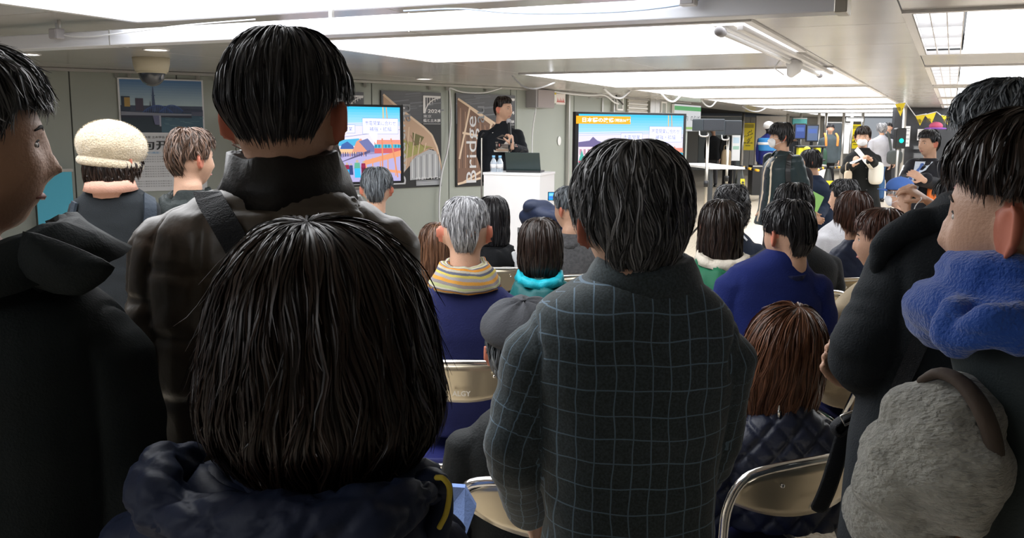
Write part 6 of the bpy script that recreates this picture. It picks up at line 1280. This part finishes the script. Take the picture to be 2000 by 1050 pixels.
t = thing('paper_slip', 'small folded leaflet in the hand of the woman in the black coat', 'leaflet', W(1673, 314, Y-.50)); bxo('sheet', (0, 0, 0), (.14, .09, .004), M_white, t, rot=Matrix.Rotation(-.5, 4, 'Y')); bxo('sheet', (.0, .01, .006), (.14, .08, .003), M_white, t, rot=Matrix.Rotation(-.42, 4, 'Y'))
st_ = strap('shoulder_strap', g['tree'], [(1668, 285), (1680, 300), (1692, 315), (1702, 328)], .055, .006, mat('bag_cream', (.72, .68, .60), .8, bump=.2), None); tg(st_, 'wide cream strap across the long black coat', 'strap')
bag('cream cloth shoulder bag at the hip of the woman in the black coat', W(1711, 338, Y-.20), (.17, .12, .27), MATS['bag_cream'], .4)
for q in range(4):
    h_ = hit(g['tree'], 1692, 305+q*22, .004)
    if h_: plain('coat_button', [ellipsoid(h_[0], (.013, .013, .013), su=10, sv=8)], M_blk, g['root'])
bag('thin beige tote hanging from the arm of the woman in the black coat', W(1656, 346, Y-.3), (.09, .06, .16), mat('tote_beige', (.55, .45, .33), .8), .2, [W(1652, 338, Y-.3), W(1652, 322, Y-.3), W(1657, 318, Y-.3), W(1660, 336, Y-.3)], name='tote_bag', sw_=.012)
# man in suit with folded arms
Y = 8.6; m_su = cloth('suit_black', (.010, .011, .016), .75)
g = stander('man in a dark suit and blue tie standing with folded arms, right', 1813, 281, Y, m_su, yaw=2.35, hyaw=1.9, sw=.23, drop=.085, neck=.16, vox=.009, jvox=.010,
    arms=[A3((1840, 322, Y-.08), (1845, 362, Y-.15), (1795, 352, Y-.40), r=(.08, .066, .05)), A3((1786, 322, Y+.05), (1770, 352, Y-.05), (1812, 348, Y-.40), r=(.08, .066, .05))],
    hands=[dict(Wp=W(1802, 350, Y-.48), d=(-.7, -.1, .4), n=(0, .9, -.3), side=1, sc=1, curl=.5)])
fr = g['bl']((0, 1, 0)); N_ = g['N']
def vee(w0, z0, z1, off, m, name, lab=None):
    pl = []; k = 9
    for i in range(k):
        q = i/(k-1); hw = w0*(1-q)+.004
        for s in (-1, 1): x = N_+[0, 0, z0+(z1-z0)*q]+g['bl']((s*hw, 0, 0)); r_ = g['tree'].ray_cast(Vector(x+fr*.5), Vector(-fr)); pl.append(np.array(r_[0])+fr*off if r_[0] else x+fr*(.06+off))
    V_ = np.array(pl+[q-fr*.006 for q in pl]); F_ = []; n2 = 2*k
    for i in range(k-1): a = i*2; F_ += [(a, a+1, a+3, a+2), (n2+a+1, n2+a, n2+a+2, n2+a+3), (a, a+2, n2+a+2, n2+a), (a+3, a+1, n2+a+1, n2+a+3)]
    return plain(name, [(V_, F_)], m, g['root'], lab, smooth=False)
vee(.065, .0, -.30, .006, mat('shirt_white_blue', (.62, .70, .82), .7), 'shirt_front'); 
pl = [N_+[0, 0, z]+fr*0 for z in (-.02, -.28)]
def onb(z, x=0, off=.016): q = N_+[0, 0, z]+g['bl']((x, 0, 0)); r_ = g['tree'].ray_cast(Vector(q+fr*.5), Vector(-fr)); return np.array(r_[0])+fr*off if r_[0] else q+fr*(.06+off)
plain('tie', [tube([onb(-.02), onb(-.05), onb(-.15), onb(-.26)], [.016, .012, .022, .024], 10, up=fr, flat=.3)], mat('tie_blue', (.06, .14, .42), .5), g['root'], 'blue necktie'); collar(g, MATS['shirt_white_blue'], h=.035, fold=False, gap=.9)
ho = hit(g['tree'], 1824, 372, .03); ho = ho[0] if ho else W(1823, 380, 8.3)
t = thing('orange_pouch', 'bright orange pouch at the side of the suited man', 'pouch', ho-[0, 0, .05]); v, f = ellipsoid((0, 0, 0), (1, 1, 1), su=16, sv=12); lobj('pouch_body', mesh_np('p', np.sign(v)*np.abs(v)**.6*[.06, .035, .13], faces=f), mat('orange_nylon', (.90, .20, .03), .6), t); bxo('zip', (0, -.036, .04), (.08, .004, .008), M_blk, t)
slab('white_chair_back', 'tilted pale board leaning beside the man in the suit', 'board', 1752, 1786, 326, 362, 10.5, M_white, .05).rotation_euler = (0, .35, .2)
# far passers-by
stander('man in a grey jacket with orange shoulder straps standing in the far hall', 1622, 252, 23.5, cloth('jacket_grey_far', (.07, .09, .10)), yaw=2.9, hk=dict(n=500, wid=.004, seg=4, zend=(-.05, .02, .05)), sw=.24, vox=.016, jvox=.018)
N_ = W(1622, 262, 23.3)
for s in (-1, 1): o = plain('backpack_strap', [tube([N_+[s*.14, -.0, .02], N_+[s*.15, -.12, -.08], N_+[s*.14, -.14, -.28]], .03, 8, smooth=3, flat=.5)], mat('strap_orange', (.75, .25, .05), .7), None); tag(o, '%s orange backpack strap of the man in the grey jacket' % ('left' if s < 0 else 'right'), 'strap')
bag('dark green holdall beside the man in the grey jacket', W(1600, 310, 23.2), (.35, .3, .55), mat('bag_green', (.03, .08, .05), .8), 0, name='holdall')
stander('person with grey hair in a pale grey jacket and jeans, far hall, seen from behind', 1722, 252, 21.4, cloth('jacket_pale', (.50, .50, .55)), yaw=.1, hairm=HGR, prof=[(z, a*1.1, b*1.1, f*1.1) for z, a, b, f in SHORT], tm=cloth('denim_far', (.05, .12, .26)), sw=.27, hk=dict(n=700, wid=.004, seg=5, zend=(-.09, -.05, .04), wave=.2, lift=.02), vox=.016, jvox=.018, armr=1.1)
bag('dark grey messenger bag of the person in the pale grey jacket', W(1747, 307, 21.1), (.34, .16, .32), mat('bag_dgrey', (.07, .08, .08), .8), 0, [W(1741, 298, 21.1), W(1738, 275, 21.2), W(1734, 258, 21.2), W(1738, 262, 21.5)], sw_=.06)
stander('dark-haired person standing just beyond the pale grey jacket', 1735, 250, 22.1, cloth('coat_dark_far', (.02, .022, .025)), yaw=2.5, hk=dict(n=400, wid=.004, seg=4), vox=.018, jvox=.02)
stander('person with brown hair and mask behind the yellow equipment', 1551, 266, 24.5, MATS['coat_dark_far'], yaw=2.4, mask=True, hairm=HBR, prof=BOB, hk=dict(n=500, wid=.004, seg=4, zend=(-.1, -.08, .05)), vox=.018, jvox=.02)
stander('person in black with grey trousers behind the front loudspeaker', 1394, 256, 27, MATS['coat_dark_far'], yaw=2.8, tm=mat('trousers_grey', (.10, .10, .11), .8), hk=dict(n=300, wid=.004, seg=4), vox=.018, jvox=.02)
stander('person in a dark long coat behind the rear loudspeaker', 1424, 255, 26.5, MATS['coat_dark_far'], yaw=-2.8, hk=dict(n=300, wid=.004, seg=4), vox=.018, jvox=.02, bottom=.5)
bag('brown paper carrier bag held behind the loudspeakers', W(1418, 311, 26), (.28, .14, .55), mat('paper_brown', (.50, .38, .24), .8), 0, [W(1414, 293, 26), W(1415, 285, 26), W(1420, 285, 26), W(1421, 293, 26)], name='paper_bag', sw_=.015)
# mannequin in blue overalls
g = stander('mannequin in blue overalls, light blue hi-vis vest and white helmet', 1501, 250, 22.0, cloth('overall_blue', (.018, .025, .16)), yaw=2.9, hairm=None, tm=MATS['overall_blue'], vox=.014, jvox=.015, sw=.215); g['body'].data.materials[0] = M_blk
tor = [(z, x, y, a*1.06, b*1.10) for z, x, y, a, b in g['tor'] if .98 < z < g['N'][2]-.05]
me, co = cloth_mesh(tor, [], .014, .003, smooth=2); bake('safety_vest', me, co, mat('vest_blue', (.03, .25, .62), .6), g['root'], 'light blue vest with a white reflective band')
zb = (tor[0][0]+tor[-1][0])/2+.02; S = sorted(tor); q = [np.interp(zb, [s[0] for s in S], [s[i] for s in S]) for i in range(1, 5)]; plain('reflective_band', [stack([(zb-.03, q[0], q[1], q[2]*1.05, q[3]*1.07), (zb+.03, q[0], q[1], q[2]*1.05, q[3]*1.07)])], M_white, g['root'])
c = g['H']; hm_ = plain('helmet', [ellipsoid(c+[0, 0, .06], (.125, .145, .10), su=24, sv=14), tube([c+[0, 0, .035], c+[0, 0, .045]], [.135, .135], 24, cap=False)], M_white, None); tag(hm_, 'white safety helmet on the mannequin', 'helmet')
# beanie woman and the brown-haired man at the left
Y = 3.5; m_g = cloth('knit_charcoal', (.021, .025, .029), .95, bscale=400, bump=.4)
tor = SL(Y, [(362, 195, 255, .066), (375, 165, 280, .085), (392, 152, 296, .10), (430, 148, 300, .11), (500, 150, 298, .115), (600, 152, 296, .12), (680, 150, 300, .125)])
g = person(label='woman in a cream beanie and charcoal sweater, standing, seen from behind at left', H=W(222, 316, Y), torso=tor, sw=.2, neck=.115, jm=m_g, base='stand', vox=.008, jvox=.009, hyaw=-.3, tm=cloth('trousers_black', (.012, .012, .014)), hairm=HDB, prof=BOB, hk=dict(n=1500, hat=.0, zend=(-.085, -.07, .0, -.03)), fold=.003,
    arms=[A3((168, 405, Y), (150, 480, Y), (160, 540, Y+.15), r=(.062, .056, .045)), A3((280, 405, Y), (296, 480, Y), (285, 540, Y+.15), r=(.062, .056, .045))])
ring(g['N']+[0, 0, .0], [(-.01, .070, .068, 0), (.045, .064, .062, 0), (.055, .070, .068, 0), (.05, .084, .082, 0), (.012, .098, .09, 0)], 0, 44, np.array(Matrix.Rotation(.08, 3, 'X')), 'collar', cloth('collar_peach', (.75, .42, .32), .9), g['root'], 'folded peach pink collar', .006, .002)
c = W(219, 284, Y); v, f = ellipsoid((0, 0, 0), (1, 1, 1), su=48, sv=32); v = v*[.118, .135, .094]; v[:, 2] = np.where(v[:, 2] < 0, v[:, 2]*.98, v[:, 2]); v[:, 0] += .010*(v[:, 2] < 0)*v[:, 2]/.09; Rb = rotm(-.3, -.1, .10)
wc = v@Rb.T+c; nn = (wc-c)/np.linalg.norm(wc-c, axis=1)[:, None]; wc = wc+nn*(.0025*snoise(wc, 60, 3)+.002*snoise(wc, 25, 4))[:, None]; rim = tube([np.array([.096*math.cos(a), .108*math.sin(a)-.0, -.066])@Rb.T+c for a in np.linspace(0, 2*PI, 28)], .018, 12, cap=False)
m_be = mat('wool_cream', (.74, .62, .44), .98, bump=1.0, bscale=160, sheen=.6, var=.08, vscale=20); be = plain('beanie', [(wc, f), rim], m_be, None); tag(be, 'fuzzy cream beanie on the woman at left', 'hat')
r = np.random.default_rng(3); n = 5200; dd = r.normal(size=(n, 3)); dd /= np.linalg.norm(dd, axis=1)[:, None]; P0 = (dd*[.117, .134, .093])@Rb.T+c; k_ = dd[:, 2] > -.75; P0 = P0[k_]; dw = ((dd/[.118, .135, .094])@Rb.T)[k_]; dw /= np.linalg.norm(dw, axis=1)[:, None]; n = len(P0); sd = np.cross(dw, r.normal(size=(n, 3))); sd /= np.linalg.norm(sd, axis=1)[:, None]; P1 = P0+dw*.007+sd*.005
T3 = np.stack([P0-np.cross(sd, dw)*.0006, P0+np.cross(sd, dw)*.0006, P1], 1).reshape(-1, 3); lobj('fuzz', mesh_np('fuzz', T3, tris=np.arange(n*3).reshape(-1, 3)), m_be, be, kind='stuff')
for pix, lb in (([(143, 395), (138, 430), (140, 480), (150, 530)], 'left'), ([(288, 365), (297, 400), (296, 440), (292, 480)], 'right')):
    s_ = strap('backpack_strap', g['tree'], [(x+(7 if lb == 'left' else -5), y) for x, y in pix], .045, .010, cloth('strap_slate', (.03, .04, .055), .7), None); tg(s_, lb+' slate backpack strap on the charcoal sweater', 'strap')
g = stander('man with brown hair and a black-green hooded jacket in front of the bridge poster', 376, 312, 4.0, cloth('nylon_black_green', (.012, .018, .018), .6), hairm=hairmat('hair_ash', (.03, .018, .012), (.22, .13, .09)), hyaw=-.75, sw=.185, drop=.09, hk=dict(n=2800, wid=.0018, seg=5, wave=.12, lift=.010, zend=(-.07, .0, .05), ramp=(.6, .9), length=(.2, .45)), vox=.009, jvox=.010); hoodfold(g, MATS['nylon_black_green'])
# photographer whose raised hands show
Y = 3.9; m_k = cloth('sleeve_khaki', (.52, .40, .22), .8)
g = person(label='photographer in a beige shirt raising a compact camera, mostly hidden by the black coat', H=W(1866, 405, Y+.1), yaw=.5, hyaw=.6, sw=.20, jm=m_k, tm=MATS['trousers_black'], base='stand', hipz=.70, hairm=HB, hk=dict(n=1500), vox=.009, jvox=.010,
    arms=[A3((1800, 500, Y+.05), (1768, 480, Y+.10), (1768, 428, Y+.22), r=(.056, .05, .040)), A3((1880, 490, Y), (1832, 480, Y+.10), (1815, 415, Y+.22), r=(.06, .052, .040))],
    hands=[dict(Wp=W(1769, 408, Y+.25), d=(.02, .25, .9), n=(.75, .3, 0), side=1, sc=.95, curl=.75, thumb=.6), dict(Wp=W(1808, 390, Y+.25), d=(-.85, .1, .55), n=(-.2, .4, -.8), side=1, sc=.95, curl=.65, thumb=.7)], hvox=.0042)
p = W(1778, 377, Y+.30); t = thing('compact_camera', 'black compact camera held up with its lit screen showing', 'camera', p, .15); bxo('camera_body', (0, .015, 0), (.062, .03, .052), M_blk, t, bev=.005); A = Art(.040, .032); A.rect(0, 0, 1, 1, srgb('4a4560')); A.rect(.1, .1, .5, .6, srgb('8a86b0')); A.rect(.5, .3, .9, .9, srgb('6a4a60')); A.build('screen_picture', artmat('screen_dim', .8), t, (-.004, -.0015, 0)); plain('lens', [tube([p+[0, .03, 0], p+[0, .06, 0]], .022, 16, cap=False)], M_blk, t); plain('shutter_button', [tube([p+[.02, .012, .026], p+[.02, .012, .031]], .006, 10)], M_chr, t)
plain('wrist_cord', [tube([p+[.03, 0, -.01], W(1800, 388, Y+.2), W(1788, 402, Y+.2), W(1782, 425, Y+.15)], .0022, 6, smooth=4)], M_cable, t)
# loose things near the viewer
Yc = 2.2
b = plain('webbing_strap', [tube([W(1712, 778, 2.0), W(1690, 800, 1.95), W(1655, 812, 1.93), W(1628, 832, 1.93), W(1640, 850, 1.93), W(1662, 830, 1.93)], .014, 8, smooth=5, flat=.35), tube([W(1660, 815, 1.93), W(1640, 880, 1.93), W(1618, 950, 1.93), W(1600, 992, 1.94)], .020, 8, smooth=4, flat=.14, up=[0, 1, 0])], MATS['webbing'], None); tag(b, 'black webbing bag strap with a metal buckle hanging over the near folding chair', 'strap')
plain('buckle', [tube([W(1642, 812, 1.90), W(1668, 802, 1.90), W(1674, 818, 1.90), W(1650, 830, 1.90), W(1642, 812, 1.90)], .0025, 8)], M_chr, b); plain('keeper', [tube([W(1712, 830, 1.97), W(1690, 860, 1.97)], .016, 10)], mat('clear_tab', (.5, .55, .58), .2, trans=.5), b)
t = thing('blue_cloth', 'pale blue folded cloth on the lap beside the flat-capped man', 'cloth', W(895, 985, 1.9)); v = np.array([W(880, 950, 1.9), W(908, 952, 1.88), W(930, 990, 1.86), W(905, 1060, 1.86), W(868, 1075, 1.9), W(872, 1000, 1.92)]); v2 = np.vstack([v, v+[0, .02, 0]])
plain('cloth', [(v2, [(0, 1, 2, 3, 4, 5), (11, 10, 9, 8, 7, 6)]+[(i, i+6, (i+1) % 6+6, (i+1) % 6) for i in range(6)])], cloth('cotton_pale_blue', (.22, .34, .70), .8), t, smooth=False)
